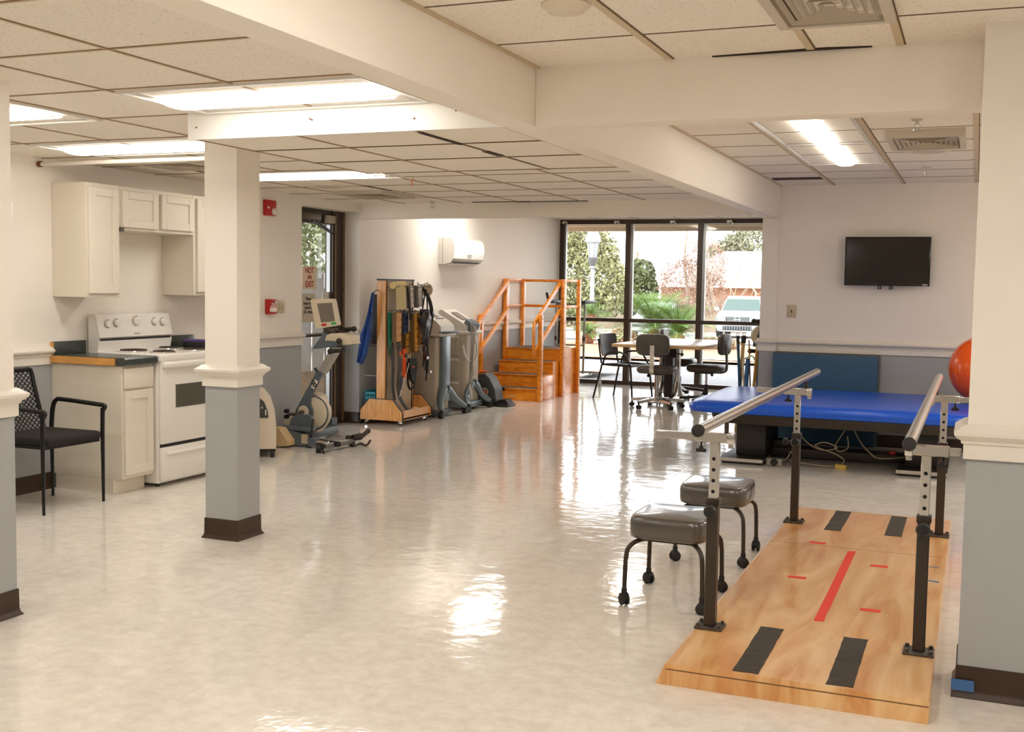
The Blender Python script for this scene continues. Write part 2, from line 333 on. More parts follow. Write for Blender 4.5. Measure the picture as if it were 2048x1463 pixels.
c, d = ceiling('alcove_ceiling', XK, -1.89, YH+.15, YW+.1, ZA, [-5.15, -4.54, -3.93, -3.32, -2.71, -2.1], [10.7+.61*i for i in range(9)], False)
# dropped soffit beside the free-standing column
c = struct(B().box((-3.5, YC1, 2.09), (XB1, 6.15, 2.30)), 'soffit_ceiling', TILE)
g, d = B(), B()
for x in (-3.5+.012, -2.93, -2.32, XB1-.012): g.box((x-.011, YC1, 2.087), (x+.011, 6.15, 2.1)); d.box((x+.006, YC1, 2.0855), (x+.011, 6.15, 2.1))
for y in (4.95, 5.52, 6.13): g.box((-3.5, y-.011, 2.0875), (XB1, y+.011, 2.1)); d.box((-3.5, y-.011, 2.086), (XB1, y-.004, 2.1))
k_ = B()
for x, y, w, l in ((-2.32, 4.75, .012, .22), (-2.32, 5.35, .018, .1)): k_.box((x-w, y-l, 2.085), (x+w, y+l, 2.1))
struct(k_, 'ceiling_gap', GAP, c)
struct(g, 'ceiling_grid', GRID, c); struct(d, 'ceiling_joint', LINE, c)
p = B().box((-3.51, YC1-.012, 2.083), (XB1, YC1, ZL)); struct(p, 'facing_panel', M('prismatic_acrylic', (226, 224, 219), .3, bump=.12, bscale=120), c)
q = B()
for x, z in ((-3.46, 2.14), (-2.83, 2.155), (-2.82, 2.15), (-2.3, 2.135), (-2.1, 2.16)): q.cyl((x, YC1-.016, z), (x, YC1-.01, z), .004, n=8)
q.outs('rust_screw', M('rust', (120, 50, 30), .8), c)
# columns
COLS = [('column_1', -3.897, -3.688, 5.065, 5.275, ZL), ('column_2', -3.897, -3.688, 3.32, 3.535, ZL), ('column_3', -.012, .62, 4.195, 4.44, ZN)]
RAILP = [(.012, .842), (.012, .893), (.02, .897), (.02, .905), (.032, .914), (.042, .925), (.044, .936), (.03, .945), (.014, .958), (.0, .962), (-.004, .962), (-.004, .842)]
def ring(b, x0, x1, y0, y1, prof):         # moulding mitred round a column: prof of (outward, z)
    rows = [[(x0-o, y0-o, z), (x1+o, y0-o, z), (x1+o, y1+o, z), (x0-o, y1+o, z), (x0-o, y0-o, z)] for o, z in prof]
    b.sheet(rows); return b
for nm, x0, x1, y0, y1, z1 in COLS:
    c = struct(B().box((x0, y0, 0), (x1, y1, z1)), nm, PAINT)
    struct(ring(B(), x0, x1, y0, y1, RAILP), 'rail_moulding', TRIM, c, 25)
    struct(ring(B(), x0, x1, y0, y1, [(.001, .112), (.005, .111), (.006, .03), (.009, .016), (.017, .004), (.018, 0)]), 'cove_base', BASEB, c, 25)
c3 = bpy.data.objects['column_3']
struct(B().box((-.03, 4.172, .028), (.045, 4.178, .066)), 'blue_tape', M('blue_tape', (62, 104, 158), .6), c3)
# chair rails and cove bases along the walls
def rail_y(b, x, y0, y1): b.prism([(x+o, z) for o, z in RAILP], 'y', y0, y1)
def rail_x(b, y, x0, x1): b.prism([(y-o, z) for o, z in RAILP], 'x', x0, x1)
b = B(); rail_y(b, XK, YBK, 5.835); rail_y(b, XK, 7.6, 8.905); struct(b, 'trim_1', TRIM, None, 25)
b = B(); rail_y(b, XK, YH-.0, YW-.06); rail_x(b, YH, XD, XK+.012); struct(b, 'trim_2', TRIM, None, 25)
b = B(); rail_x(b, YTV, XB2, XR); struct(b, 'trim_3', TRIM, None, 25)
b = B(); rail_x(b, YTV-.035, -1.91, XB2+.012); b.prism([(-1.89-o, z) for o, z in RAILP], 'y', YTV-.05, YW-.06); struct(b, 'trim_4', TRIM, None, 25)
CB = [(0, .112), (.006, .11), (.007, .03), (.011, .015), (.019, .003), (.019, 0), (0, 0)]
b = B(); b.prism([(XK+o, z) for o, z in CB], 'y', YBK, 5.83); b.prism([(XK+o, z) for o, z in CB], 'y', 7.6, 8.9); b.prism([(XK+o, z) for o, z in CB], 'y', YH-.02, YW-.06)
b.prism([(YH-o, z) for o, z in CB], 'x', XD, XK+.02); struct(b, 'baseboard_left', BASEB, None, 25)
b = B(); b.prism([(YTV-o, z) for o, z in CB], 'x', XB2, XR); b.prism([(YTV-.035-o, z) for o, z in CB], 'x', -1.9, XB2+.01); struct(b, 'baseboard_back', BASEB, None, 25)
# big alcove window
w = struct(B().box((XK, YW-.02, 2.335), (-1.89, YW+.1, ZA)).box((XK, YW-.02, 0), (-1.89, YW+.1, .058)), 'window_1', DARKF)
fr = B()
for x in (-5.757+.03, -4.71, -3.65, -2.59, -1.92): fr.box((x-.036, YW-.03, .05), (x+.036, YW+.1, 2.34))
struct(fr, 'window_frame', DARKF, w)
fr = B()
for x0, x1 in ((-5.7, -4.745), (-4.675, -3.685), (-3.615, -2.625), (-2.555, -1.95)): fr.box((x0, YW-.02, .915), (x1, YW+.09, .968))
struct(fr, 'window_rail', DARKF, w)
for x0, x1 in ((-5.7, -4.745), (-4.675, -3.685), (-3.615, -2.625), (-2.555, -1.95)):
    struct(B().poly([(x0, YW+.03, .05), (x1, YW+.03, .05), (x1, YW+.03, 2.34), (x0, YW+.03, 2.34)]), 'window_pane', PANE, w)
sl = M('aluminium_edge', (150, 150, 148), .35, metal=.7); fr = B()
for x in (-4.665, -3.605, -5.695): fr.box((x, YW-.01, .97), (x+.03, YW+.05, 2.33)); fr.box((x, YW-.01, .06), (x+.02, YW+.05, .915))
struct(fr, 'glazing_bead', sl, w)
# exterior wall round the window and the eave over it
struct(B().box((-9, YW+.1, 2.36), (4, YW+.3, 3.2)).box((-9, YW+.1, -.3), (XD, YW+.3, 3.2)).box((-1.7, YW+.1, -.3), (4, YW+.3, 3.2)), 'wall_outside', M('outside_wall_paint', (214, 200, 180), .8))
struct(B().box((-9, YW+.3, 2.62), (4, 18.0, 2.7)).box((-9, 17.9, 2.34), (4, 18.0, 2.62)).box((-9, 17.5, 2.40), (4, 17.6, 2.62)), 'eave_roof', M('eave_paint', (205, 192, 172), .7))
struct(B().box((-9, YBK-.2, 2.75), (4, YW+.3, 2.85)), 'roof', GAP)
# door in the recess
d = struct(B().box((XD-.06, 9.72, 0), (XD+.03, YH, 2.125)).box((XD-.06, 8.8, 1.99), (XD+.02, 9.72, 2.125)).box((XD-.06, 8.8, 0), (XD, 8.93, 1.99)).box((XD-.06, 8.93, 0), (XD, 9.72, .07)), 'door_1', DARKF)
struct(B().box((XD+.03, 9.745, .02), (XD+.045, 9.765, 2.1)).box((XD+.03, 9.90, .02), (XD+.04, 9.93, 2.12)), 'door_stop', M('worn_bronze', (112, 88, 62), .5, var=.3, vscale=20), d)
struct(B().poly([(XD-.02, 8.93, .07), (XD-.02, 9.72, .07), (XD-.02, 9.72, 1.99), (XD-.02, 8.93, 1.99)]), 'door_pane', PANE, d)
struct(B().box((XD-.035, 9.705, .07), (XD+.005, 9.72, 1.99)), 'glazing_bead', sl, d)
struct(B().cyl((XD+.06, 8.94, .913), (XD+.06, 9.62, .913), .017).box((XD, 8.95, .895), (XD+.06, 8.98, .93)).box((XD, 9.59, .895), (XD+.06, 9.62, .93)), 'push_bar', DARKF, d)
struct(B().box((XD+.02, 9.08, 2.01), (XD+.09, 9.42, 2.085), bev=.015), 'door_closer', M('closer_metal', (96, 80, 66), .45, metal=.5), d)
struct(B().bar((XD+.07, 9.28, 2.0), (XD+.05, 9.68, 1.90), .02, .012).bar((XD+.07, 9.36, 2.005), (XD+.05, 9.68, 1.91), .014, .01), 'closer_arm', BLACK, d)
t = B().box((XD+.02, 9.56, 2.0), (XD+.06, 9.72, 2.075), bev=.006); struct(t, 'door_contact', M('contact_grey', (170, 160, 140), .5), d)
struct(B().poly([(-5.9, 9.96-.012, -.0), (-5.9, 9.94, 0), (-5.9, 9.94, .01)]), 'floor_sweep', DARKF, d)
# ------------------------------------------------------------------ ceiling fittings
def troffer(label, x0, x1, y0, y1, z, along='x', group='fluorescent ceiling lights', lens=None, w=.115):
    cx, cy = (x0+x1)/2, (y0+y1)/2; L = thing('ceiling_light', label, 'light', (cx, cy, z), group)
    hx, hy = (x1-x0)/2, (y1-y0)/2; t = .022
    def T(u, v, w): return (u, v, w) if along == 'x' else (v, u, w)       # u runs along the lamp
    lu, lv = (hx, hy) if along == 'x' else (hy, hx)
    f = B()
    f.box((-hx, -hy, -.012), (hx, -hy+t, .02)).box((-hx, hy-t, -.012), (hx, hy, .02)).box((-hx, -hy+t, -.012), (-hx+t, hy-t, .02)).box((hx-t, -hy+t, -.012), (hx, hy-t, .02))
    f.out('light_frame', WHITE, L)
    lu -= t; lv -= t
    for s in (-1, 1):
        g = B(); g.sheet([[T(u, s*(w+(lv-w)*k/6), -.006+.026*math.sin(PI*(.15+.85*k/6))) for k in range(7)] for u in (-lu, lu)]); g.out('side_reflector', REFL, L)
    g = B(); g.sheet([[T(u, w*math.cos(a), -.011-.022*math.sin(a)) for a in [PI*k/8 for k in range(9)]] for u in (-lu+.05, lu-.05)]); g.out('lamp_lens', lens or LAMPM, L)
    for s in (-1, 1): B().prism([(-lv, -.004), (lv, -.004), (lv, .03), (-lv, .03)], 'x' if along == 'x' else 'y', s*(lu-.05), s*lu).out('end_reflector', REFL, L)
    return L
troffer('fluorescent ceiling light right in front of the white acrylic soffit panel', -3.40, -2.21, 3.82, 4.43, ZL)
troffer('fluorescent ceiling light cut off by the column at the mesh chair', -5.23, -4.05, 3.85, 4.47, ZL)
troffer('fluorescent ceiling light just ahead of the white rod by the kitchen cabinets', -5.24, -4.05, 5.16, 5.77, ZL)
troffer('fluorescent ceiling light beyond the free-standing column, ahead of the exit door', -5.17, -3.95, 6.91, 7.48, ZL)
troffer('ceiling light with a square look, directly behind the cross beam', -1.245, -.677, 6.56, 7.765, ZF, 'y', lens=LAMPV, w=.07)
troffer('second ceiling light from the cross beam in the television bay', -1.245, -.677, 7.775, 8.985, ZF, 'y', lens=LAMPV, w=.07)
for x, y in ((-5.2, 1.3), (-3.4, 1.3), (-3.4, -1.5)): troffer('fluorescent ceiling light overhead behind the viewer', x, x+1.2, y, y+.6, ZL)  # out-of-view lamps added to light the room from behind the camera
for x, y in ((-1.15, 1.7), (.6, 1.7), (-.3, -1.2)): troffer('fluorescent ceiling light overhead in the near bay behind the viewer', x, x+.6, y, y+1.2, ZN, 'y', lens=LAMPD)  # out-of-view lamps with a stronger lens, added to lift the near bay
for x, y in ((.62, 7.2), (1.3, 4.9), (1.5, 9.0)): troffer('fluorescent ceiling light over the far bay beyond the wide column', x, x+.6, y, y+1.2, ZF, 'y', lens=LAMPD)  # extra lamps out of sight, added so the television bay gets more light
troffer('fluorescent ceiling light over the alcove above the therapy carts', -5.55, -4.95, 11.25, 12.45, ZA, 'y', lens=LAMPD)
troffer('fluorescent ceiling light over the alcove above the activity table', -4.35, -3.75, 13.4, 14.6, ZA, 'y', lens=LAMPD)  # extra lamp above the view, added because the alcove was too dark
VENT = M('vent_metal', (196, 186, 170), .45); DARK = M('duct_dark', (28, 22, 17), .9)
def vent(label, cx, cy, hx, hy, z, drop=.03, n=6):
    v = thing('ceiling_vent', label, 'vent', (cx, cy, z))
    f = B(); t = .035
    for lo, hi in (((-hx, -hy), (hx, -hy+t)), ((-hx, hy-t), (hx, hy)), ((-hx, -hy+t), (-hx+t, hy-t)), ((hx-t, -hy+t), (hx, hy-t))): f.box(lo+(-drop,), hi+(.01,))
    f.out('vent_frame', VENT, v)
    B().box((-hx+t, -hy+t, .004), (hx-t, hy-t, .01)).out('duct_opening', DARK, v)
    s = B()
    for k in range(n):                  # nested four-way louvres, each blade slanting outwards
        a, c = (hx-t)*(k+1)/(n+.5), (hy-t)*(k+1)/(n+.5); o = .014
        for q in (((-a, -c), (a, -c), (a-o, -c+o), (-a+o, -c+o)), ((a, -c), (a, c), (a-o, c-o), (a-o, -c+o)), ((a, c), (-a, c), (-a+o, c-o), (a-o, c-o)), ((-a, c), (-a, -c), (-a+o, -c+o), (-a+o, c-o))):
            s.poly([q[0]+(-drop+.002,), q[1]+(-drop+.002,), q[2]+(-drop+.014,), q[3]+(-drop+.014,)])
    s.out('louvre', M('louvre_metal', (176, 164, 146), .5), v, 0)
vent('large square louvred ceiling vent ahead of the cross beam', -.475, 3.73, .19, .27, ZN, .022, 5)
vent('louvred ceiling vent above the television bay, beside the square light', -.33, 7.55, .225, .33, ZF, .05, 6)
vent('square ceiling vent near the exit door corner', -4.95, 8.79, .25, .30, ZL, .03, 4)
vent('square ceiling vent above the kitchen cabinets, behind the white rod', -5.0, 6.25, .24, .24, ZL, .03, 4)
def disc(name, label, cat, c, r, drop, mat, rim):
    d = thing(name, label, cat, c); B().lathe([(r, 0), (r*1.0, -.006), (r*.93, -.012), (r*.88, -.012)], (0, 0, 0)).out('rim', rim, d)
    B().lathe([(r*.88, -.008), (r*.7, -drop*.8), (r*.35, -drop), (0, -drop)], (0, 0, 0)).out('cover', mat, d); return d
disc('smoke_detector', 'round cream ceiling dome ahead of the cross beam, near the long beam', 'detector', (-1.269, 3.5, ZN), .082, .035, CREAM, CREAM)
disc('ceiling_speaker', 'round ceiling speaker between the vent and sprinkler of the television bay', 'speaker', (-.355, 8.306, ZF), .15, .016, VENT, CREAM)
disc('ceiling_speaker', 'round ceiling speaker ahead of the vent by the exit door', 'speaker', (-4.96, 8.02, ZL), .165, .016, VENT, CREAM)
def sprinkler(label, x, y, z):
    s = thing('sprinkler_head', label, 'sprinkler', (x, y, z), 'ceiling sprinklers')
    B().lathe([(.035, 0), (.03, -.008), (.012, -.012), (.009, -.03)], (0, 0, 0)).out('escutcheon', VENT, s)
    B().tube([(-.012, 0, -.028), (-.015, 0, -.045), (0, 0, -.06)], .003, 6).tube([(.012, 0, -.028), (.015, 0, -.045), (0, 0, -.06)], .003, 6).lathe([(.024, -.06), (.024, -.064), (.005, -.065)], (0, 0, 0)).out('deflector', STEEL, s)
sprinkler('small sprinkler ahead of the vent in the television bay', -.354, 6.82, ZF)
sprinkler('small sprinkler past the round speaker of the television bay', -.407, 9.385, ZF)
sprinkler('small sprinkler hanging in front of the header beam by the exit door', -4.845, 9.74, ZL)
t = thing('ceiling_tag', 'tiny orange cord tag hanging from the ceiling grid', 'tag', (-3.93, 7.56, ZL)); B().tube(sm([(0, 0, 0), (.012, 0, -.02), (-.01, 0, -.03), (.004, 0, -.05), (-.008, 0, -.06)], 4), .003, 5).out('cord', M('orange_cord', (216, 84, 30), .6), t)
r = thing('curtain_rod', 'white curtain rod under the ceiling in front of the kitchen cabinets', 'rod', (-5.1, 5.75, 2.165))
B((-5.1, 5.75, 2.165)).cyl((XK+.025, 5.75, 2.165), (-4.32, 5.75, 2.165), .014).out('rod', TRIM, r)
B((-5.1, 5.75, 2.165)).cyl((XK, 5.75, 2.165), (XK+.03, 5.75, 2.165), .02).out('end_cap', M('rusty_brown', (120, 66, 40), .7), r)
B((-5.1, 5.75, 2.165)).box((-4.34, 5.735, 2.14), (-4.325, 5.765, ZL-.003)).torus((-4.33, 5.75, 2.165), .02, .005, 'x').out('ceiling_bracket', STEEL, r)
# small curtain hooks on the window head
for i, (x, lab) in enumerate(((-5.66, 'small white hook bracket at the window head above the stairs rail corner'), (-4.86, 'small white hook bracket on the window head, beside the street lamp view'), (-4.03, 'small white hook bracket on the window head above the middle pane'), (-3.22, 'small white hook bracket on the window head, above the parked white SUV'))):
    h = thing('curtain_hook', lab, 'hook', (x, YW-.02, 2.36), 'hooks along the window head'); B().box((-.014, -.05, -.01), (.014, 0, .02), bev=.004).sph((-.035, -.04, 0), .022, 10).tube([(.01, -.05, 0), (.03, -.06, -.02), (.02, -.06, -.05)], .007, 6).out('hook', WHITE, h)
# ------------------------------------------------------------------ kitchen corner
def shaker(name, x, y0, y1, z0, z1, parent, o, mat=None):     # framed door leaf facing +x
    mat = mat or CAB; b = B(o); t = .055; x0 = x
    b.box((x0, y0, z0), (x0+.010, y1, z1))
    for lo, hi in (((y0, z0), (y0+t, z1)), ((y1-t, z0), (y1, z1)), ((y0+t, z0), (y1-t, z0+t)), ((y0+t, z1-t), (y1-t, z1))): b.box((x0+.008, lo[0], lo[1]), (x0+.02, hi[0], hi[1]), bev=.003, seg=1)
    return b.out(name, mat, parent, 30)
def wallcab(label, y0, y1, z0, z1, doors):
    o = (-5.61, (y0+y1)/2, z0); c = thing('wall_cabinet', label, 'cabinet', o, 'cream wall cabinets')
    B(o).box((XK+.001, y0, z0), (-5.465, y1, z1), bev=.002, seg=1).out('body', CAB, c)
    for a, e, f, g in doors: shaker('door', -5.464, a, e, f, g, c, o)
    return c
wallcab('tall cream wall cabinet above the narrow base cabinet', 5.861, 6.172, 1.295, 2.055, [(5.876, 6.152, 1.32, 2.026)])
bc = wallcab('short cream wall cabinet with two doors above the stove', 6.175, 6.965, 1.757, 2.055, [(6.196, 6.558, 1.776, 2.026), (6.594, 6.956, 1.78, 2.028)])
B((-5.61, 6.57, 1.757)).box((-5.47, 6.165, 1.745), (-5.445, 6.2, 1.775)).out('hinge', M('dull_hinge', (96, 88, 78), .4, metal=.6), bc)
wallcab('cream wall cabinet partly hidden by the column', 6.968, 7.55, 1.305, 2.055, [(6.995, 7.265, 1.33, 2.03), (7.275, 7.54, 1.33, 2.03)])
def basecab(label, y0, y1, group):
    o = (-5.45, (y0+y1)/2, 0); c = thing('base_cabinet', label, 'cabinet', o, group)
    B(o).box((XK+.028, y0, 0), (-5.235, y1, .1)).out('toe_kick', CAB, c); B(o).box((XK+.001, y0, .1), (-5.16, y1, .85), bev=.002, seg=1).out('body', CAB, c)
    B(o).box((-5.159, y0+.012, .70), (-5.14, y1-.012, .835), bev=.004).out('drawer', CAB, c); shaker('door', -5.159, y0+.015, y1-.015, .125, .684, c, o)
    return c
basecab('narrow cream base cabinet beside the mesh armchair', 5.84, 6.14, 'cream base cabinets')
basecab('cream base cabinet hidden behind the column', 6.955, 7.31, 'cream base cabinets')
for lab, y0, y1, cut in (('dark green countertop on the cabinet next to the mesh chair', 5.815, 6.145, 5.815), ('dark green countertop beyond the stove, mostly behind the column', 6.952, 7.325, None)):
    o = (-5.45, y0, .85); c = thing('countertop', lab, 'countertop', o, 'green countertops')
    b = B(o); b.prism([(XK+.001, .852), (-5.128, .852), (-5.118, .862), (-5.118, .895), (-5.128, .905), (XK+.001, .905)], 'y', y0+.012, y1); b.out('top', LAM, c)
    B(o).box((XK+.001, y0, .853), (-5.2, y0+.012, .9)).out('raw_edge', LITEWOOD, c)
    B(o).box((XK+.001, y0+.03, .905), (XK+.02, y1, .992), bev=.004).out('backsplash', LAM, c); B(o).box((XK+.001, y0+.015, .905), (XK+.02, y0+.03, .99)).out('raw_backsplash_edge', LITEWOOD, c)
o = (-5.42, 6.545, 0); st = thing('electric_stove', 'white freestanding electric coil stove between the green countertops', 'stove', o)
y0, y1 = 6.158, 6.935
B(o).box((-5.735, y0, .025), (-5.135, y1, .86), bev=.004).out('body', WHITE, st)
for x in (-5.7, -5.17):
    for y in (y0+.04, y1-.04): B(o).cyl((x, y, 0), (x, y, .03), .016).out('foot', BLACK, st)
B(o).box((-5.735, y0-.002, .86), (-5.105, y1+.002, .912), bev=.012, seg=3).out('cooktop', WHITE, st)
dr = B(o).box((-5.135, y0+.012, .295), (-5.108, y1-.012, .868), bev=.008).out('oven_door', WHITE, st)
B(o).box((-5.11, y0+.015, .815), (-5.078, y1-.015, .858), bev=.014, seg=3).out('handle', WHITE, dr)
B(o).box((-5.109, 6.315, .538), (-5.105, 6.78, .698)).out('oven_window', M('oven_glass', (92, 88, 80), .08), dr)
B(o).box((-5.135, y0+.012, .04), (-5.108, y1-.012, .272), bev=.008).out('storage_drawer', WHITE, st)
B(o).prism([(-5.108, .215), (-5.098, .22), (-5.098, .228), (-5.108, .24)], 'y', y0+.06, y1-.12).out('drawer_lip', WHITE, st)
B(o).box((-5.134, y0+.02, .272), (-5.13, y1-.02, .297)).out('dark_gap', BLACK, st)
bp = B(o).prism([(-5.735, .9), (-5.655, .9), (-5.64, .985), (-5.648, .99), (-5.648, 1.0), (-5.632, 1.01), (-5.665, 1.16), (-5.68, 1.17), (-5.735, 1.17)], 'y', y0+.005, y1-.005).out('control_panel', WHITE, st, 30)
B(o).box((-5.652, y0+.02, .985), (-5.641, y1-.02, .999)).out('vent_slot', BLACK, st)
for y, z, r in ((6.255, 1.105, .029), (6.345, 1.11, .029), (6.55, 1.12, .036), (6.745, 1.11, .029), (6.835, 1.107, .029)):
    xx = -5.632-(z-1.01)*.22; k = B(o).lathe([(r, 0), (r, .006), (r*.86, .01), (r*.8, .026), (r*.6, .028)], (xx-.004, y, z), 'x').out('knob', WHITE, bp)
    B(o).torus((xx+.006, y, z), r*.98, .0022, 'x', 20, 6).out('dial_ring', M('grey_mark', (150, 136, 118), .4), k)
text('brand_mark', 'Whirlpool', (-5.6365+5.42, 0, 1.028), (PI/2*.9, 0, PI/2), .016, M('grey_mark', (150, 136, 118), .4), st)
for x, y, r in ((-5.25, 6.36, .075), (-5.5, 6.34, .095), (-5.26, 6.72, .095), (-5.52, 6.75, .075)):
    q = B(o).torus((x, y, .915), r*1.12, .006).out('drip_ring', CHROME, st)
    pts = [(x+r*(1-.8*k/70)*math.cos(k*.36), y+r*(1-.8*k/70)*math.sin(k*.36), .922) for k in range(71)]
    B(o).tube(pts, .0055, 5).out('coil', M('black_coil', (40, 26, 20), .5), q)
s = thing('kitchen_box', 'small dark box with a purple lid on the far green countertop', 'box', (-5.5, 7.06, .905))
B().box((-.09, -.06, 0), (.09, .06, .05), bev=.005).out('body', M('dark_navy', (32, 28, 34), .5), s); B().box((-.093, -.063, .048), (.093, .063, .064), bev=.004).out('lid', M('purple', (84, 62, 130), .5), s)
dp = thing('wall_dispenser', 'white soap dispenser on the wall near the ceiling, above the mesh chair', 'dispenser', (XK, 5.36, 1.66))
B().prism([(0, .02), (.06, 0), (.09, .03), (.105, .15), (.1, .24), (.07, .262), (0, .262)], 'y', -.06, .075).out('body', WHITE, dp, 50); B().box((.02, -.03, -.025), (.07, .04, .02), bev=.01).out('spout', M('grey_mark', (150, 136, 118), .4), dp)
# mesh armchair
o = (-5.32, 5.36, 0); ch = thing('mesh_armchair', 'black mesh-back armchair beside the narrow base cabinet', 'chair', o)
FR = M('black_steel_tube', (26, 24, 23), .35, metal=.4)
B(o).box((-5.56, 5.135, .405), (-5.10, 5.595, .46), bev=.025, seg=3).out('seat', M('black_seat_fabric', (30, 23, 20), .9, bump=.2, bscale=300), ch)
B(o).box((-5.55, 5.14, .39), (-5.12, 5.59, .41)).out('seat_frame', FR, ch)
for y in (5.115, 5.615):
    B(o).tube([(-5.115, y, 0), (-5.118, y, .46), (-5.115, y, .60)], [.009, .014, .014]).out('leg', FR, ch)
    B(o).tube([(-5.535, y, 0), (-5.54, y, .45), (-5.535, y, .53)], [.009, .014, .014]).out('leg', FR, ch)
    B(o).tube(sm([(-5.54, y, .46), (-5.528, y, .575), (-5.50, y, .63), (-5.44, y, .638), (-5.16, y, .622), (-5.10, y, .615), (-5.112, y, .585)], 5), .015).out('armrest', FR, ch)
bk = [[(-5.56-.09*k/5-.02*math.sin(PI*j/8), 5.145+.43*(j/8-.5)*(1-.1*k/5)+.215, .44+.385*k/5) for j in range(9)] for k in range(6)]
B(o).sheet(bk).out('mesh_back', MESH, ch)
edge = [bk[k][0] for k in range(6)]+bk[5][1:]+[bk[k][8] for k in range(4, -1, -1)]
B(o).tube(sm(edge, 2), .014).out('back_frame', FR, ch)
# wall fittings by the door
fa = thing('fire_strobe', 'red fire alarm horn strobe high on the wall beside the door', 'alarm', (XK, 8.36, 2.06)); RED = M('alarm_red', (178, 28, 22), .35)
B().box((0, -.08, -.068), (.035, .08, .068), bev=.008).out('housing', RED, fa); B().sph((.04, .035, -.03), .034, 14, (.8, 1, .95)).out('strobe_lens', M('clear_lens', (216, 204, 188), .1), fa)
text('lettering', 'FIRE', (.0365, -.045, 0), (PI/2, 0, 0) if 0 else RX, .026, M('white_ink', (236, 226, 212), .5), fa, sx=.7)
pl = thing('fire_pull_station', 'red manual fire alarm pull station under the strobe', 'alarm', (XK, 8.375, 1.2)); B().box((0, -.065, -.066), (.04, .065, .066), bev=.006).out('housing', RED, pl)
B().box((.04, -.05, -.045), (.047, .05, -.01), bev=.003).out('handle', M('white_ink', (236, 226, 212), .5), pl); B().cyl((.035, .03, .04), (.05, .03, .04), .012).out('key_lock', STEEL, pl)
text('lettering', 'FIRE\nALARM', (.0415, 0, .012), RX, .022, M('white_ink', (236, 226, 212), .5), pl)
IV = M('ivory_plate', (196, 180, 150), .4)
pt = thing('outlet_plate', 'ivory double outlet plate beside the red pull station', 'outlet', (XK, 8.55, 1.2)); B().box((0, -.065, -.06), (.007, .065, .06), bev=.003).out('plate', IV, pt)
for y in (-.025, .025): B().box((.006, y-.016, -.03), (.009, y+.016, .03), bev=.002).out('socket', M('ivory_socket', (176, 160, 130), .4), pt)
# notices on the door glass
def notice(label, yc, zc, w, h, rgb, loc=None):
    n = thing('door_notice', label, 'sign', (XD-.013, yc, zc)); B().box((0, -w/2, -h/2), (.004, w/2, h/2)).out('sheet', M('paper_%d_%d_%d' % rgb, rgb, .7), n); return n
INKR = M('red_ink', (160, 26, 26), .6); INK = M('black_ink', (40, 38, 36), .6)
n = notice('cream sign reading NOT AN EXIT in red on the door glass', 9.352, 1.464, .25, .22, (226, 206, 178))
for tx, z, sz in (('NOT', .066, .078), ('AN', .003, .062), ('EXIT', -.065, .084)): text('lettering', tx, (.005, .005, z), RX, sz, INKR, n, ex=.001, sx=.86)
n = notice('grey paper notice asking to keep the door closed', 9.34, 1.172, .235, .275, (196, 186, 168))
for i, tx in enumerate(('Please', 'keep door', 'closed at', 'ALL times.')): text('lettering', tx, (.005, .0, .088-.042*i), RX, .046, INK, n, ex=.0008, sx=.9)
n = notice('small white card with a teal mark on the door glass', 9.665, 1.26, .14, .13, (222, 218, 212)); B().box((.004, -.03, -.05), (.0055, .02, -.02)).out('teal_mark', M('teal_ink', (110, 190, 176), .6), n)
# ------------------------------------------------------------------ parallel bars
o = (-.53, 5.45, 0); pb = thing('parallel_bars', 'parallel walking bars on a plywood platform with red and black tape', 'parallel bars', o)
k = 1.0076
B(o).prism([(-1.012, 0), (-.092, 0), (-.089, .076), (-.094, .08), (-.97, .08), (-.979, .076)], 'y', 3.868, 7.06).out('platform', PLY, pb, 20)
B(o).box((-.975, 3.8675, .056), (-.092, 3.8695, .0605)).box((-.972, 6.03, .0795), (-.092, 6.034, .0803)).outs('panel_seam', M('seam_brown', (120, 84, 48), .8), pb)
GRIPM = M('black_grip_tape', (62, 54, 46), .85, var=.3, vscale=30, bump=.3, bscale=300)
def ragged(x0, x1, y0, y1, z, n=14, j=.006):
    P = [(x0+(x1-x0)*i/3, y0+random.uniform(0, j)) for i in range(4)]+[(x1-random.uniform(0, j*.5), y0+(y1-y0)*i/n) for i in range(1, n)]+[(x1-(x1-x0)*i/3, y1-random.uniform(0, j)) for i in range(4)]+[(x0+random.uniform(0, j*.5), y1-(y1-y0)*i/n) for i in range(1, n)]
    return P
for x0, x1, y0, y1 in ((-.742, -.651, 3.885, 4.457), (-.424, -.333, 3.885, 4.457), (-.742, -.651, 6.445, 7.045), (-.42, -.329, 6.445, 7.03)):
    B(o).prism(ragged(x0, x1, y0, y1, 0), 'z', .0801, .0822).out('grip_strip', GRIPM, pb, 0)
TAPE = M('red_tape', (224, 48, 18), .6)
B(o).prism([(-.560, 4.63), (-.521, 4.635), (-.524, 4.79), (-.521, 4.83), (-.524, 5.975), (-.562, 5.96)], 'z', .0801, .0815).out('red_tape_line', TAPE, pb, 0)
for x, y in ((-.731, 6.09), (-.389, 5.70), (-.724, 5.305), (-.361, 4.885)): B(o).prism([(x-.042, y-.018), (x+.04, y-.02), (x+.041, y+.02), (x-.04, y+.018)], 'z', .0801, .0815).out('red_tape_mark', TAPE, pb, 0)
BT = M('blue_tape', (62, 104, 158), .6)
B(o).prism([(-.20, 5.80), (-.12, 5.785), (-.118, 5.80), (-.2, 5.81)], 'z', .0801, .081).prism([(-.19, 5.52), (-.11, 5.49), (-.11, 5.515), (-.19, 5.535)], 'z', .0801, .081).outs('blue_scuff', BT, pb, 0)
HOLE = M('hole_black', (18, 14, 12), .9)
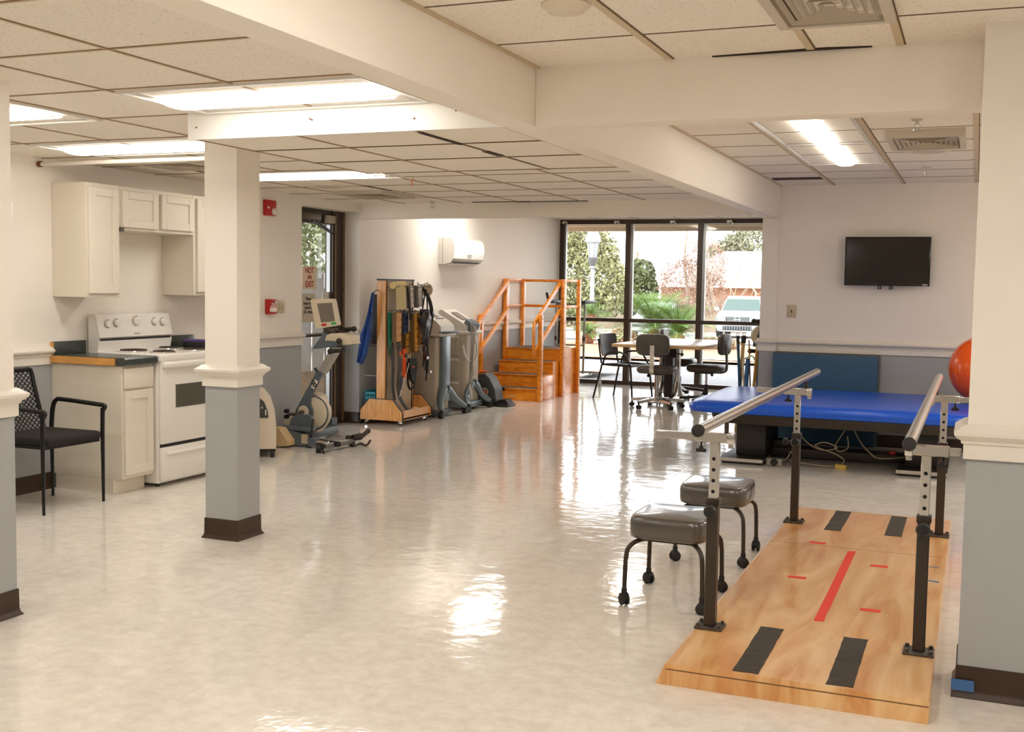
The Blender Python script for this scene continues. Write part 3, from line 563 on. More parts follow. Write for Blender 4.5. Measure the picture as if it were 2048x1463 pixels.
for x, y, sg in ((-.925, 4.36, -1), (-.148, 4.38, 1), (-.927, 6.585, -1), (-.142, 6.57, 1)):
    b = B(o).box((x-.055, y-.05, .08), (x+.055, y+.05, .09), bev=.003)
    for dx in (-.042, .042):
        for dy in (-.036, .036): b.cyl((x+dx, y+dy, .09), (x+dx, y+dy, .1), .008, n=6)
    b.out('base_plate', M('worn_plate', (86, 78, 70), .5, metal=.5, var=.3, vscale=30), pb)
    po = B(o).box((x-.022, y-.022, .09), (x+.022, y+.022, .59), bev=.003, seg=1).box((x-.026, y-.026, .57), (x+.026, y+.026, .598), bev=.003, seg=1).out('post', BRONZE, pb)
    b = B(o).cyl((x, y-.026, .553), (x, y-.045, .553), .008).lathe([(.012, 0), (.024, -.006), (.026, -.022), (.02, -.034)], (x, y-.042, .553), 'y', 16)
    if y > 5: b.tube([(x-.022, y, .548), (x-.05, y, .548)], .007).box((x-.075, y-.02, .53), (x-.05, y+.02, .566), bev=.008)
    b.out('lock_knob', BLACK, po)
    up_ = B(o).box((x-.0175, y-.0175, .5), (x+.0175, y+.0175, .822), bev=.002, seg=1).out('upright', STEEL, pb)
    b = B(o)
    for q in range(4): b.cyl((x, y-.019, .625+q*.043), (x, y-.0172, .625+q*.043), .0072, n=12)
    b.outs('height_hole', HOLE, up_)
    s0, s1 = sorted((x-sg*.05, x+sg*.078)); t0, t1 = sorted((x+sg*.07, x+sg*.238)) if sg < 0 else (x+.07, x+(.118 if y < 5 else .2))
    ca = B(o).box((s0, y-.02, .818), (s1, y+.02, .856), bev=.003, seg=1).out('crossarm_sleeve', STEEL, pb)
    B(o).box((t0, y-.015, .822), (t1, y+.015, .851), bev=.002, seg=1).out('crossarm_tube', STEEL, ca)
    cx = x-sg*.062; bx = x-sg*.043
    B(o).box((cx-.014, y-.026, .815), (cx+.014, y+.026, .858), bev=.004).cyl((cx, y, .815), (cx, y, .797), .011, n=8).out('end_clamp', STEEL, ca)
    B(o).cyl((bx, y, .85), (bx, y, .905), .009, n=10).out('bar_stem', BRONZE, ca)
    wx = x+sg*.055; B(o).cyl((wx, y, .818), (wx, y, .79), .004, n=6).box((wx-.02, y-.006, .775), (wx+.02, y+.006, .79), bev=.003).box((wx-.007, y-.007, .785), (wx+.007, y+.007, .8)).out('wing_screw', BLACK, ca)
for x in (-.884, -.186):
    h = B(o).cyl((x, 3.885, .92), (x, 7.06, .922), .0205, n=20).out('handrail', STEEL, pb)
    B(o).lathe([(.0225, 0), (.0225, -.018), (.018, -.026), (.006, -.028)], (x, 3.885, .92), 'y', 18).lathe([(.021, 0), (.019, .01), (.01, .012)], (x, 7.06, .922), 'y', 18).outs('end_cap', RUB, h)
# ------------------------------------------------------------------ rolling stools
def stool(label, loc, rz):
    s = thing('rolling_stool', label, 'stool', loc, 'rolling stools beside the platform', rz)
    b = B(); n = 12; prof = [(.93, .300), (.985, .306), (1.0, .33), (1.0, .368), (.985, .385), (.95, .397), (.88, .4), (.0, .4)]
    base = []
    for q in range(40):
        a = 2*PI*q/40; ca_, sa = math.cos(a), math.sin(a); e = .34
        base.append((.178*abs(ca_)**e*(1 if ca_ > 0 else -1), .195*abs(sa)**e*(1 if sa > 0 else -1)))
    rows = [[(x*f, y*f, z) for x, y in base+base[:1]] for f, z in [(.001, .3)]+prof[:-1]+[(.001, .4)]]
    b.sheet(rows); bmesh.ops.remove_doubles(b.bm, verts=b.bm.verts, dist=.0004); b.out('seat', VINYL, s, 60)
    B().box((-.13, -.15, .286), (.13, .15, .301)).out('seat_plate', BRONZE, s)
    for sx in (-1, 1):
        for sy in (-1, 1):
            leg = B().tube(sm([(sx*.07, sy*.09, .29), (sx*.125, sy*.148, .288), (sx*.162, sy*.188, .262), (sx*.172, sy*.2, .215), (sx*.175, sy*.203, .12), (sx*.176, sy*.204, .06)], 5), .0105, 10).out('leg', BRONZE, s)
            c = B(); cx, cy = sx*.176, sy*.204; a = random.uniform(0, 6.28); d = Vector((math.cos(a), math.sin(a), 0))*.016
            c.cyl((cx, cy, .046), (cx, cy, .075), .013)
            for t in (-1, 1): p = Vector((cx, cy, .026))+d*t*.75; c.tube([p-d*.55, p-d*.3, p+d*.3, p+d*.55], [.018, .026, .026, .018], 14)
            c.tube([(cx-d.x*1.1, cy-d.y*1.1, .036), (cx+d.x*1.1, cy+d.y*1.1, .036)], .02, 10)
            c.out('caster', RUB, leg)
    return s
stool('dark vinyl stool on casters beside the first post of the bars', (-1.23, 4.99, 0), 0)
stool('dark vinyl stool on casters between the other stool and treatment table', (-1.23, 5.90, 0), .02)
# ------------------------------------------------------------------ mat table and things round it
o = (-1.0, 9.6, 0); mt = thing('treatment_table', 'low motorised treatment table with a blue vinyl mat top', 'treatment table', o)
BLUE = M('royal_blue_vinyl', (0, 80, 200), .3, spec=.5, var=.04, vscale=4); FRAMEB = M('dark_brown_frame', (58, 48, 38), .5)
rows = []
for f, z in ((.0, .425), (.93, .425), (.985, .435), (1.0, .465), (.985, .495), (.94, .515), (.85, .522), (.0, .526)):
    r = []
    for q in range(49):
        a = 2*PI*q/48; ca_, sa = math.cos(a), math.sin(a); e = .16; sx = 1.10-(1-f)*.8 if f else .001; sy = .86-(1-f)*.8 if f else .001
        r.append((-1.05+sx*abs(ca_)**e*(1 if ca_ > 0 else -1), 9.74+sy*abs(sa)**e*(1 if sa > 0 else -1), z))
    rows.append(r)
b = B(o); b.sheet(rows); bmesh.ops.remove_doubles(b.bm, verts=b.bm.verts, dist=.002); b.out('mat_top', BLUE, mt, 50)
B(o).prism([(8.93, .425), (9.03, .34), (10.45, .34), (10.55, .425)], 'x', -1.93, -.07).out('apron_frame', FRAMEB, mt, 20)
for x0, x1, fx0, fx1 in ((-1.80, -1.56, -1.90, -1.55), (-.47, -.23, -.525, -.16)):
    B(o).box((x0, 9.3, .05), (x1, 9.95, .345), bev=.008).out('pedestal', M('pedestal_black', (38, 32, 27), .4), mt)
    fp = B(o).box((fx0, 9.12, .012), (fx1, 10.1, .048), bev=.004).out('foot_plate', M('pedestal_black', (38, 32, 27), .4), mt)
    B(o).box((fx0-.002, 9.116, .02), (fx1+.002, 9.122, .047)).box((fx1, 9.12, .02), (fx1+.003, 10.0, .047)).out('metal_edging', STEEL, fp)
    bb = B(o)
    for yy in (9.16, 10.05): bb.box((fx0+.02, yy-.03, 0), (fx1-.02, yy+.03, .014))
    bb.outs('foot_pad', RUB, fp)
B(o).box((-1.56, 9.62, .02), (-.47, 9.86, .09), bev=.01).box((-1.56, 9.66, .085), (-1.35, 9.8, .15), bev=.01).out('lower_beam', FRAMEB, mt)
CORDM = M('beige_cord', (190, 172, 140), .5)
c = thing('power_cord', 'pale tangled cords hanging under the treatment table', 'cord', (-1.2, 9.5, 0))
b = B((-1.2, 9.5, 0)); b.tube(sm([(-1.36, 9.45, .34), (-1.30, 9.4, .24), (-1.2, 9.4, .15), (-1.1, 9.42, .12), (-1.0, 9.4, .15), (-1.1, 9.38, .19), (-1.17, 9.4, .15), (-1.02, 9.4, .1), (-.94, 9.36, .06), (-.96, 9.3, .02)], 6), .0045, 6)
b.tube(sm([(-.92, 9.5, .34), (-.99, 9.45, .22), (-1.02, 9.42, .15), (-.98, 9.42, .12), (-.92, 9.44, .15), (-.93, 9.46, .24)], 6), .0045, 6).tube(sm([(-.90, 9.5, .34), (-.84, 9.46, .22), (-.75, 9.44, .12), (-.66, 9.44, .08), (-.4, 9.6, .095)], 6), .0045, 6)
b.tube(sm([(-1.43, 9.36, .012), (-1.38, 9.33, .05), (-1.36, 9.36, .1), (-1.33, 9.34, .03), (-1.31, 9.36, .06), (-1.36, 9.31, .03), (-1.28, 9.3, .02), (-1.1, 9.28, .012), (-.98, 9.27, .012)], 6), .004, 6).out('cord', CORDM, c)
p = thing('cord_plug', 'small yellow plug block on the floor under the treatment table', 'plug', (-.95, 9.25, 0)); B().box((-.045, -.014, 0), (.045, .014, .036), bev=.004, R=Matrix.Rotation(-.3, 3, 'Z')).out('block', M('yellow_plastic', (214, 180, 84), .5), p)
p = thing('foot_pedal', 'grey foot pedal on the floor beside the table pedestal', 'pedal', (-1.46, 9.2, 0)); B().box((-.075, -.05, 0), (.075, .06, .012), bev=.004).prism([(-.06, .01), (-.05, .06), (.05, .055), (.05, .01)], 'x', -.06, .06).out('housing', M('grey_pedal', (136, 130, 122), .5), p)
B().lathe([(.03, -.0), (.028, -.006), (.0, -.008)], (0, -.056, .032), 'y').out('tread', BLACK, p)
p = thing('red_connector', 'tiny red connector lying on the beam under the treatment table', 'connector', (-.47-.12, 9.64, .09)); B().box((-.025, -.02, 0), (.03, .02, .035), bev=.006).out('housing', RED, p)
o = (-1.28, 10.7, 0); wm = thing('exercise_mat', 'folded dark blue exercise mat standing against the television wall', 'mat', o)
NAVY = M('teal_navy_vinyl', (44, 82, 112), .42, bump=.12, bscale=9)
R5 = Matrix.Rotation(math.radians(1.5), 3, 'X')
B(o).box((-1.745, 10.66, .005), (-.805, 10.705, .83), bev=.016, seg=3, R=R5, pivot=(-1.28, 10.68, 0)).out('front_panel', NAVY, wm); B(o).box((-1.75, 10.708, .005), (-.79, 10.735, .842), bev=.012, seg=3, R=R5, pivot=(-1.28, 10.7, 0)).out('rear_panel', M('mat_edge_grey', (86, 84, 80), .6), wm)
bl = thing('exercise_ball', 'orange exercise ball on the treatment table beside the wide column', 'ball', (.075, 9.95, .524)); B().sph((0, 0, .272), .274, 40, (1, 1, .995)).out('ball', M('orange_ball', (242, 92, 18), .2, spec=.5), bl); B().lathe([(.012, 0), (.01, .01), (0, .012)], (-.05, -.09, .52), 'z', 10).out('valve_plug', CREAM, bl)
# television and wall plate
o = (-.762, 10.7, 1.687); tv = thing('television', 'flat black television mounted on the far wall', 'television', o)
B(o).box((-1.128, 10.665, 1.468), (-.396, 10.70, 1.906), bev=.006).out('bezel', M('gloss_black', (16, 13, 11), .15), tv); B(o).box((-1.115, 10.662, 1.485), (-.409, 10.666, 1.893)).out('screen', M('tv_screen', (20, 15, 11), .1, spec=.6), tv)
B(o).box((-.95, 10.70, 1.55), (-.57, YTV, 1.83), bev=.01).out('wall_mount', BLACK, tv)
m_ = B(o); [m_.box((x-.016, 10.672, 1.436), (x+.016, 10.69, 1.472), bev=.002) for x in (-.818, -.722)]; m_.outs('bracket_foot', BLACK, tv)
m_ = B(o); [m_.cyl((x, 10.67, z), (x, 10.673, z), .004, n=8) for x in (-.818, -.722) for z in (1.446, 1.458)]; m_.outs('bracket_screw', WHITE, tv)
text('brand_mark', 'VIZIO', (.325, -.0385, -.207), RY, .018, M('white_ink', (236, 226, 212), .5), tv, ex=.0005)
sw = thing('light_switch', 'ivory wall plate with a single switch beside the alcove wall end', 'switch', (-1.603, YTV, 1.22)); B().box((-.043, -.007, -.06), (.043, 0, .06), bev=.003).out('plate', IV, sw); B().box((-.006, -.014, -.014), (.006, -.006, .012), bev=.002).out('toggle', M('brown_toggle', (70, 52, 38), .5), sw)
# ------------------------------------------------------------------ training stairs
o = (-5.32, 13.6, 0); sp = thing('training_stairs', 'varnished wooden training stairs with two handrails and a landing', 'stairs', o)
SX0, SX1 = -5.692, -4.948
for y, z in ((12.90, .153), (13.155, .306), (13.42, .459), (13.68, .612)):
    yb = {12.90: 13.16, 13.155: 13.425, 13.42: 13.685, 13.68: 14.29}[y]
    st_ = B(o).box((SX0, y, 0), (SX1, yb, z-.012)).box((SX0-.004, y-.015, z-.012), (SX1+.004, yb, z), bev=.003, seg=1).out('landing' if z > .6 else 'step', STAIR, sp)
    B(o).box((SX0+.05, y+.0, z), (SX1-.05, min(yb-.02, y+.56), z+.004)).out('tread_mat', MATD, st_)
B(o).box((SX1+.004, 12.98, .0), (SX1+.022, 13.42, .30), bev=.006).box((SX0-.022, 12.98, 0), (SX0-.004, 13.42, .3), bev=.006).outs('side_brace', STAIR, sp)
lb = B(o); lb.box((-5.33, 12.883, .05), (-5.25, 12.885, .068)); lb.out('maker_plate', M('plate_beige', (204, 168, 120), .5), sp)
lb = B(o); [lb.box((x-.014, 12.87, .115), (x+.014, 12.886, .158)) for x in (-5.57, -5.40)]; lb.outs('mat_clip', BLACK, sp)
XL_, XRt = -5.718, -4.918
for x, y, h in ((XRt, 12.885, 1.065), (XL_, 12.885, 1.06), (XRt, 13.69, 1.51), (XL_, 13.69, 1.51), (XRt, 14.29, 1.515), (XL_, 14.29, 1.515)):
    pw = .05 if 13 < y < 14 else .036; B(o).box((x-.024, y-pw, 0), (x+.024, y+pw, h), bev=.006).out('post', STAIR, sp)
for x, s in ((XRt, -1), (XL_, 1)):
    xo = x+s*.034 if s > 0 else x-.034
    B(o).bar((xo, 13.69, 1.485), (xo, 12.74, .95), .026, .052).out('handrail', STAIR, sp); B(o).bar((xo, 13.69, 1.125), (xo, 12.74, .585), .026, .052).out('lower_handrail', STAIR, sp)
    B(o).box((xo-.014, 12.72, .555), (xo+.014, 12.765, .985), bev=.005).out('rail_end', STAIR, sp)
    B(o).box((x-.012, 13.69, 1.475), (x+.012, 14.29, 1.51), bev=.003).box((x-.012, 13.69, 1.135), (x+.012, 14.29, 1.17), bev=.003).outs('landing_rail', STAIR, sp)
B(o).box((XL_, 14.28, 1.475), (XRt, 14.305, 1.51), bev=.003).box((XL_, 14.28, 1.135), (XRt, 14.305, 1.17), bev=.003).outs('back_rail', STAIR, sp)
bl_ = B(o); [bl_.cyl((XRt+.022, y, z), (XRt+.027, y, z), .008, n=8) for y, z in ((12.885, .08), (12.885, .16), (12.885, .62), (12.885, 1.02), (13.69, .06), (13.69, .5), (13.69, 1.15), (13.69, 1.46), (14.29, .1), (14.29, 1.15), (14.29, 1.45))]; bl_.outs('bolt_head', BLACK, sp)
# platform walker behind the stairs
o = (-5.3, 15.1, 0); wk = thing('platform_walker', 'grey wheeled walker with black forearm pads behind the wooden stairs', 'walker', o); GT = M('grey_tube', (146, 142, 136), .35, metal=.6)
b = B(o)
for x in (-5.5, -5.08): b.tube([(x, 15.0, .2), (x, 15.02, 1.18)], .016, 10).tube([(x, 14.75, .17), (x, 15.35, .17)], .017, 10)
b.tube([(-5.5, 15.0, .6), (-5.08, 15.0, .6)], .013).tube([(-5.5, 15.33, .2), (-4.93, 15.33, .2)], .016).tube([(-5.5, 15.02, 1.17), (-5.08, 15.02, 1.17)], .014).out('tube_frame', GT, wk)
b = B(o); [b.cyl((x, 15.01, .66), (x, 15.01, .72), .02) for x in (-5.5, -5.08)]; b.outs('height_collar', BRONZE, wk)
for x in (-5.52, -5.04): B(o).box((x-.05, 14.78, 1.185), (x+.05, 15.28, 1.225), bev=.015).out('forearm_pad', BLACK, wk); B(o).cyl((x, 14.76, 1.2), (x-.02, 14.72, 1.33), .018).out('hand_grip', RUB, wk)
for x, y in ((-5.5, 14.75), (-5.08, 14.75), (-5.5, 15.35), (-4.94, 15.35)): B(o).cyl((x, y, .09), (x, y, .2), .012).box((x-.018, y-.02, .05), (x+.018, y+.02, .11), bev=.006).cyl((x-.012, y, .045), (x+.012, y, .045), .045, n=20).out('caster', M('grey_caster', (150, 146, 140), .4), wk)
# ------------------------------------------------------------------ accessory rack with hanging straps
o = (-5.49, 10.26, 0); rk = thing('accessory_rack', 'oak rolling rack with pegboard sides and black edges', 'rack', o)
EDGE = M('black_edge_band', (30, 26, 23), .5)
for y0, y1 in ((9.925, 9.945), (10.565, 10.585)):
    pg = [(-5.725, .05), (-5.252, .05), (-5.252, .14), (-5.36, .262), (-5.625, .262), (-5.725, .15)]
    e = B(o).prism(pg, 'y', y0, y1).out('end_panel', OAK, rk, 20)
    q = B(o)
    for a, c in zip(pg[1:-1], pg[2:]): q.bar((a[0], (y0+y1)/2, a[1]), (c[0], (y0+y1)/2, c[1]), .023, .006)
    q.out('edge_band', EDGE, e)
    if y0 < 10:
        q = B(o); [q.cyl((x, y0-.003, z), (x, y0, z), .006, n=8) for x, z in ((-5.52, .24), (-5.49, .24), (-5.52, .13), (-5.49, .13), (-5.66, .065), (-5.55, .065), (-5.42, .065), (-5.29, .065))]; q.outs('screw_head', STEEL, e)
B(o).box((-5.555, 9.945, .06), (-5.46, 9.972, 1.45), bev=.002, seg=1).out('front_upright', OAK, rk); B(o).box((-5.555, 10.538, .06), (-5.46, 10.565, 1.45), bev=.002, seg=1).out('rear_upright', OAK, rk)
B(o).box((-5.558, 9.94, 1.45), (-5.457, 10.57, 1.465)).box((-5.463, 9.968, .1), (-5.455, 9.975, 1.45)).box((-5.463, 10.53, .1), (-5.455, 10.538, 1.45)).out('black_edging', EDGE, rk)
for x0, x1 in ((-5.472, -5.463), (-5.552, -5.543)): B(o).box((x0, 9.972, .1), (x1, 10.538, 1.45)).out('pegboard', PEG, rk)
B(o).box((-5.715, 9.945, .06), (-5.262, 10.565, .075)).out('tray', OAK, rk)
for x in (-5.27, -5.71): B(o).box((x-.008, 9.945, .05), (x+.008, 10.565, .15), bev=.002, seg=1).out('tray_side', OAK, rk); B(o).box((x-.01, 9.945, .045), (x+.01, 10.565, .052)).out('side_edging', EDGE, rk)
for x, y in ((-5.30, 9.98), (-5.68, 9.98), (-5.30, 10.53), (-5.68, 10.53)): B(o).cyl((x, y, .03), (x, y, .05), .02, n=12).box((x-.014, y-.02, .018), (x+.014, y+.012, .04)).out('caster_fork', CHROME, rk); B(o).cyl((x-.01, y+.008, .024), (x+.01, y+.008, .024), .024, n=18).out('caster', RUB, rk)
HK = M('hook_steel', (120, 112, 104), .35, metal=.7)
for y, z, L in ((9.99, 1.385, .13), (10.17, 1.385, .18), (10.29, 1.385, .2), (10.40, 1.385, .2), (10.5, 1.39, .22), (10.02, 1.15, .12), (10.14, 1.15, .12), (10.26, 1.14, .16), (10.36, 1.14, .2), (10.05, .80, .1), (10.2, .78, .14), (10.33, .76, .16)): B(o).tube([(-5.463, y, z), (-5.463+L, y, z), (-5.463+L+.012, y, z+.022)], .004, 6).out('hook', HK, rk)
for z in (.79, .49): B(o).tube([(-5.552, 9.97, z), (-5.70, 9.97, z), (-5.712, 9.97, z+.02)], .005, 6).out('hook', HK, rk)
def strip(pts, wv, th):      # a flat band along pts; wv is its half-width vector
    wv = Vector(wv); P = sm(pts, 5); return [[p-wv, p-wv*.3+Vector((th, 0, 0)), p+wv*.3+Vector((th, 0, 0)), p+wv] for p in P]
def band(name, label, cat, rgb, pts, hw, th=.006, group='straps and weights on the rack', mat=None, wdir=(0, 1, 0), buckle=None):
    c = Vector(pts[0]); t = thing(name, label, cat, c, group); b = B(c); b.sheet(strip(pts, Vector(wdir)*hw, th), th=.004); b.out('webbing', mat or M('%s_cloth_%d_%d_%d' % ((cat.replace(' ', '_'),)+rgb), rgb, .6, bump=.1, bscale=60), t, 60)
    if buckle is not None: q = Vector(pts[buckle]); B(c).box(q+Vector((.004, -hw*1.15, -.02)), q+Vector((.016, hw*1.15, .02)), bev=.003).out('buckle', BLACK, t)
    return t
def weight(label, rgb, y, z0, z1, hw, x=-5.42, n=4, tilt=0, group='straps and weights on the rack'):   # padded cuff weight hanging from one end
    t = thing('cuff_weight', label, 'cuff weight', (x, y, z1), group); m = M('cuff_%d_%d_%d' % rgb, rgb, .55, bump=.12, bscale=40); H = (z1-z0)/n
    b = B()
    for k2 in range(n): b.box((-.022, -hw, -H*(k2+1)+.004), (.022, hw, -H*k2-.004), bev=.016, seg=3)
    b.box((-.012, -hw*.96, -H*n+.01), (.014, hw*.96, -.01)); b.out('pads', m, t, 60)
    b = B()
    for s in (-1, 1): b.box((-.024, s*hw-.006, -H*n), (.024, s*hw+.006, 0), bev=.004)
    b.out('binding', M('binding_%d_%d_%d' % rgb, tuple(int(v*.55) for v in rgb), .6), t)
    B().torus((0, 0, .012), .014, .003, 'x', 14, 6).out('hanging_loop', BLACK, t)
    t.rotation_euler = (tilt, 0, 0); return t
weight('tan cuff weight hanging at the front of the rack', (206, 152, 92), 10.055, .83, 1.135, .062, -5.385)
weight('navy blue cuff weight on the rack behind the tan one', (40, 58, 96), 10.225, .90, 1.13, .05, -5.40)
weight('golden cuff weight with a bowed outline in the middle of the rack', (206, 146, 52), 10.34, .72, 1.12, .045, -5.34, 5, .06)
weight('mustard cuff weight hanging lowest, below the navy one', (190, 138, 44), 10.28, .70, .93, .045, -5.40, 3)
weight('white and black cuff weight on the upper hooks of the rack', (222, 214, 206), 10.28, 1.17, 1.40, .04, -5.36, 4, .1)
weight('silver grey cuff weight on an upper hook beside the round paddle', (196, 192, 188), 10.40, 1.18, 1.41, .05, -5.33, 3, .12)
weight('dull orange cuff weight with a white edge beside the black bag', (212, 132, 58), 10.40, .80, 1.11, .03, -5.31, 5, .08)
t = thing('towel_roll', 'pale yellow padded roll draped at the top of the rack', 'pad', (-5.40, 10.09, 1.40), 'pads on the rack')
B().tube([(0, -.11, 0), (0, .12, .015)], .035, 16).out('roll', M('pale_yellow_foam', (224, 198, 138), .8), t); B().sheet([[(.034-.005*k2/6, -.10+.02*k2/6, -.01-.235*k2/6), (.036, 0, -.005-.235*k2/6), (.034, .10+.01*k2/6, .005-.235*k2/6)] for k2 in range(7)], th=.008).out('drape', M('pale_olive_cloth', (206, 192, 142), .75), t)
B().torus((0, .128, .016), .02, .012, 'y', 16, 8).out('roll_end', M('cream_foam', (236, 220, 180), .8), t)
band('exercise_band', 'green stretch band hanging behind the tan cuff weight', 'band', (30, 130, 98), [(-5.44, 10.0, 1.13), (-5.435, 10.0, .9), (-5.43, 10.02, .75), (-5.425, 10.05, .66)], .035)
band('gait_belt', 'long dark gait belt hanging to the tray at the front of the rack', 'belt', (58, 52, 48), [(-5.43, 10.03, .83), (-5.40, 10.0, .6), (-5.40, 10.0, .4), (-5.40, 10.04, .25)], .028)
band('gait_belt', 'long charcoal gait belt crossing the pegboard towards the tray corner', 'belt', (66, 60, 56), [(-5.40, 10.10, .86), (-5.38, 10.11, .6), (-5.385, 10.09, .4), (-5.38, 10.13, .25), (-5.34, 10.24, .12)], .036)
band('gait_belt', 'thin black belt with a white tag on the upper hooks', 'belt', (36, 32, 30), [(-5.37, 10.24, 1.40), (-5.35, 10.25, 1.2), (-5.35, 10.27, 1.05)], .02)
band('gait_belt', 'black belt sweeping down beside the round paddle', 'belt', (26, 23, 22), [(-5.33, 10.46, 1.40), (-5.29, 10.56, 1.28), (-5.28, 10.62, 1.12), (-5.29, 10.60, .96), (-5.31, 10.55, .75)], .022, wdir=(.5, .8, 0), buckle=2)
band('gait_belt', 'black and red belt with a buckle low on the rack', 'belt', (96, 30, 32), [(-5.30, 10.46, .92), (-5.29, 10.48, .75), (-5.30, 10.5, .62)], .02, buckle=1)
band('gait_belt', 'black loop of webbing with the lowest curve on the rack', 'belt', (24, 21, 20), [(-5.38, 10.28, .60), (-5.36, 10.25, .44), (-5.36, 10.27, .35), (-5.36, 10.33, .31), (-5.36, 10.39, .35), (-5.36, 10.42, .46), (-5.37, 10.41, .6)], .0, .004)if 0 else None
lp = thing('webbing_loop', 'black loop of webbing with the lowest curve on the rack', 'belt', (-5.36, 10.33, .6), 'straps and weights on the rack'); B((-5.36, 10.33, .6)).tube(sm([(-5.38, 10.28, .62), (-5.36, 10.25, .46), (-5.36, 10.27, .37), (-5.36, 10.33, .335), (-5.36, 10.39, .37), (-5.36, 10.42, .48), (-5.37, 10.41, .62)], 6), .012, 8, flat=.5).out('loop', M('black_webbing', (24, 21, 20), .7), lp)
hv = thing('orange_harness', 'bright orange strap harness with black buckles low on the rack', 'harness', (-5.38, 10.17, .74), 'straps and weights on the rack'); OR = M('bright_orange_cloth', (240, 86, 24), .6)
B().box((-.006, -.075, -.29), (.004, -.035, .0), bev=.004).box((-.004, .0, -.27), (.012, .06, .02), bev=.004).box((-.002, .02, -.275), (.014, .11, -.235), bev=.003).out('straps', OR, hv); B().box((.012, .02, -.07), (.022, .07, -.03), bev=.004).box((.012, .05, -.25), (.022, .1, -.2), bev=.004).outs('buckle', BLACK, hv); B().box((-.01, -.07, -.4), (.006, .01, -.25), bev=.012).out('strap_pad', BLACK, hv)
bk_ = thing('black_brace', 'black padded brace with a small red mark in the middle of the rack', 'brace', (-5.345, 10.30, .66), 'straps and weights on the rack'); B().prism([(-.07, 0), (.08, .0), (.1, -.1), (.05, -.27), (-.02, -.22), (-.06, -.08)], 'x', -.014, .016).out('pad', M('black_webbing', (24, 21, 20), .7), bk_, 30); B().box((.016, -.02, -.1), (.02, .03, -.08)).out('red_mark', RED, bk_)
bg_ = thing('black_bag', 'crumpled black vinyl bag hanging at the outer side of the rack', 'bag', (-5.29, 10.48, 1.16), 'straps and weights on the rack')
rows = []
for k2 in range(9):
    z = -.36*k2/8; w_ = .07+.05*math.sin(PI*min(1, k2/6)); rows.append([(.035*math.cos(a)+.012*math.sin(5*a+k2), w_*math.sin(a)+.01*math.sin(3*a+2*k2), z) for a in [2*PI*j/16 for j in range(17)]])
B().sheet(rows).out('bag', M('black_crumpled_vinyl', (34, 30, 29), .28, bump=.3, bscale=14), bg_, 60); B().tube(sm([(0, -.05, 0), (0, -.02, .1), (0, .02, .2), (0, .05, .1), (0, .06, 0)], 5), .008, 6).out('strap', M('black_webbing', (24, 21, 20), .7), bg_)
for lab, y, z, dz in (('dark strap cluster with chrome buckles below the black bag', 10.5, .78, .28), ('short black strap hanging free at the rear edge of the rack', 10.57, .62, .26)):
    q = thing('strap_bundle', lab, 'strap', (-5.30, y, z), 'straps and weights on the rack'); b = B(); [b.sheet(strip([(i*.012, i*.02-.02, 0), (i*.014, i*.025-.02, -dz*.5), (i*.01, i*.03-.03, -dz*(.8+.1*i))], (0, .014, 0), .006), th=.004) for i in range(3 if y < 10.55 else 1)]; b.out('webbing', M('black_webbing', (24, 21, 20), .7), q)
    B().box((.03, -.02, -dz*.5), (.042, .02, -dz*.4), bev=.003).out('buckle', STEEL, q)
cd = thing('white_cord', 'thin white cord crossing the orange harness on the rack', 'cord', (-5.345, 10.22, .70), 'straps and weights on the rack'); B((-5.345, 10.22, .7)).tube(sm([(-5.35, 10.27, .66), (-5.335, 10.2, .56), (-5.335, 10.1, .40), (-5.35, 10.06, .28)], 5), .004, 6).out('cord', M('white_ink', (236, 226, 212), .5), cd)
pd = thing('round_paddle', 'round beige paddle hanging off the wall side of the rack', 'paddle', (-5.37, 10.68, 1.36)); B().lathe([(.0, -.008), (.068, -.008), (.072, 0), (.068, .008), (0, .008)], (0, 0, 0), 'y', 32).out('disc', M('beige_disc', (206, 192, 170), .5), pd); B((-5.37, 10.68, 1.36)).tube(sm([(-5.30, 10.5, 1.41), (-5.32, 10.6, 1.425), (-5.36, 10.68, 1.44), (-5.37, 10.68, 1.428)], 5), .004, 6).out('wire', HK, pd)
cl = thing('blue_cloth', 'blue cloth hanging off the door side of the rack', 'cloth', (-5.56, 9.86, 1.33)); BC = M('blue_nylon', (32, 70, 140), .4, bump=.2, bscale=12)
L_ = [(0, 0), (-.055, -.2), (-.10, -.33), (-.135, -.40), (-.155, -.58), (-.165, -.70)]; Rr = [(.02, 0), (.01, -.2), (-.005, -.35), (-.03, -.48), (-.075, -.64), (-.12, -.72)]
B().sheet([[(l[0]+(r_[0]-l[0])*j/6, .022*math.sin(j*1.9+i*.6), l[1]+(r_[1]-l[1])*j/6) for j in range(7)] for i, (l, r_) in enumerate(zip(L_, Rr))], th=.004).out('drape', BC, cl, 60); B().tube([(.01, 0, -.01), (.012, .05, .02), (.012, .1, .02)], .006, 6).out('hanging_hook', HK, cl)
gs = thing('grey_sleeve', 'dark grey sleeve hanging beside the blue cloth on the rack', 'sleeve', (-5.60, 9.985, 1.31)); B().box((-.03, -.012, -.50), (.035, .03, 0), bev=.012).out('sleeve', M('charcoal_cloth', (62, 58, 56), .7), gs); B().box((-.075, -.01, -.45), (-.04, .02, -.15), bev=.01).out('blue_lining', BC, gs)
bs = thing('teal_basket', 'teal plastic basket on the wall side of the rack tray', 'basket', (-5.64, 10.02, .075))
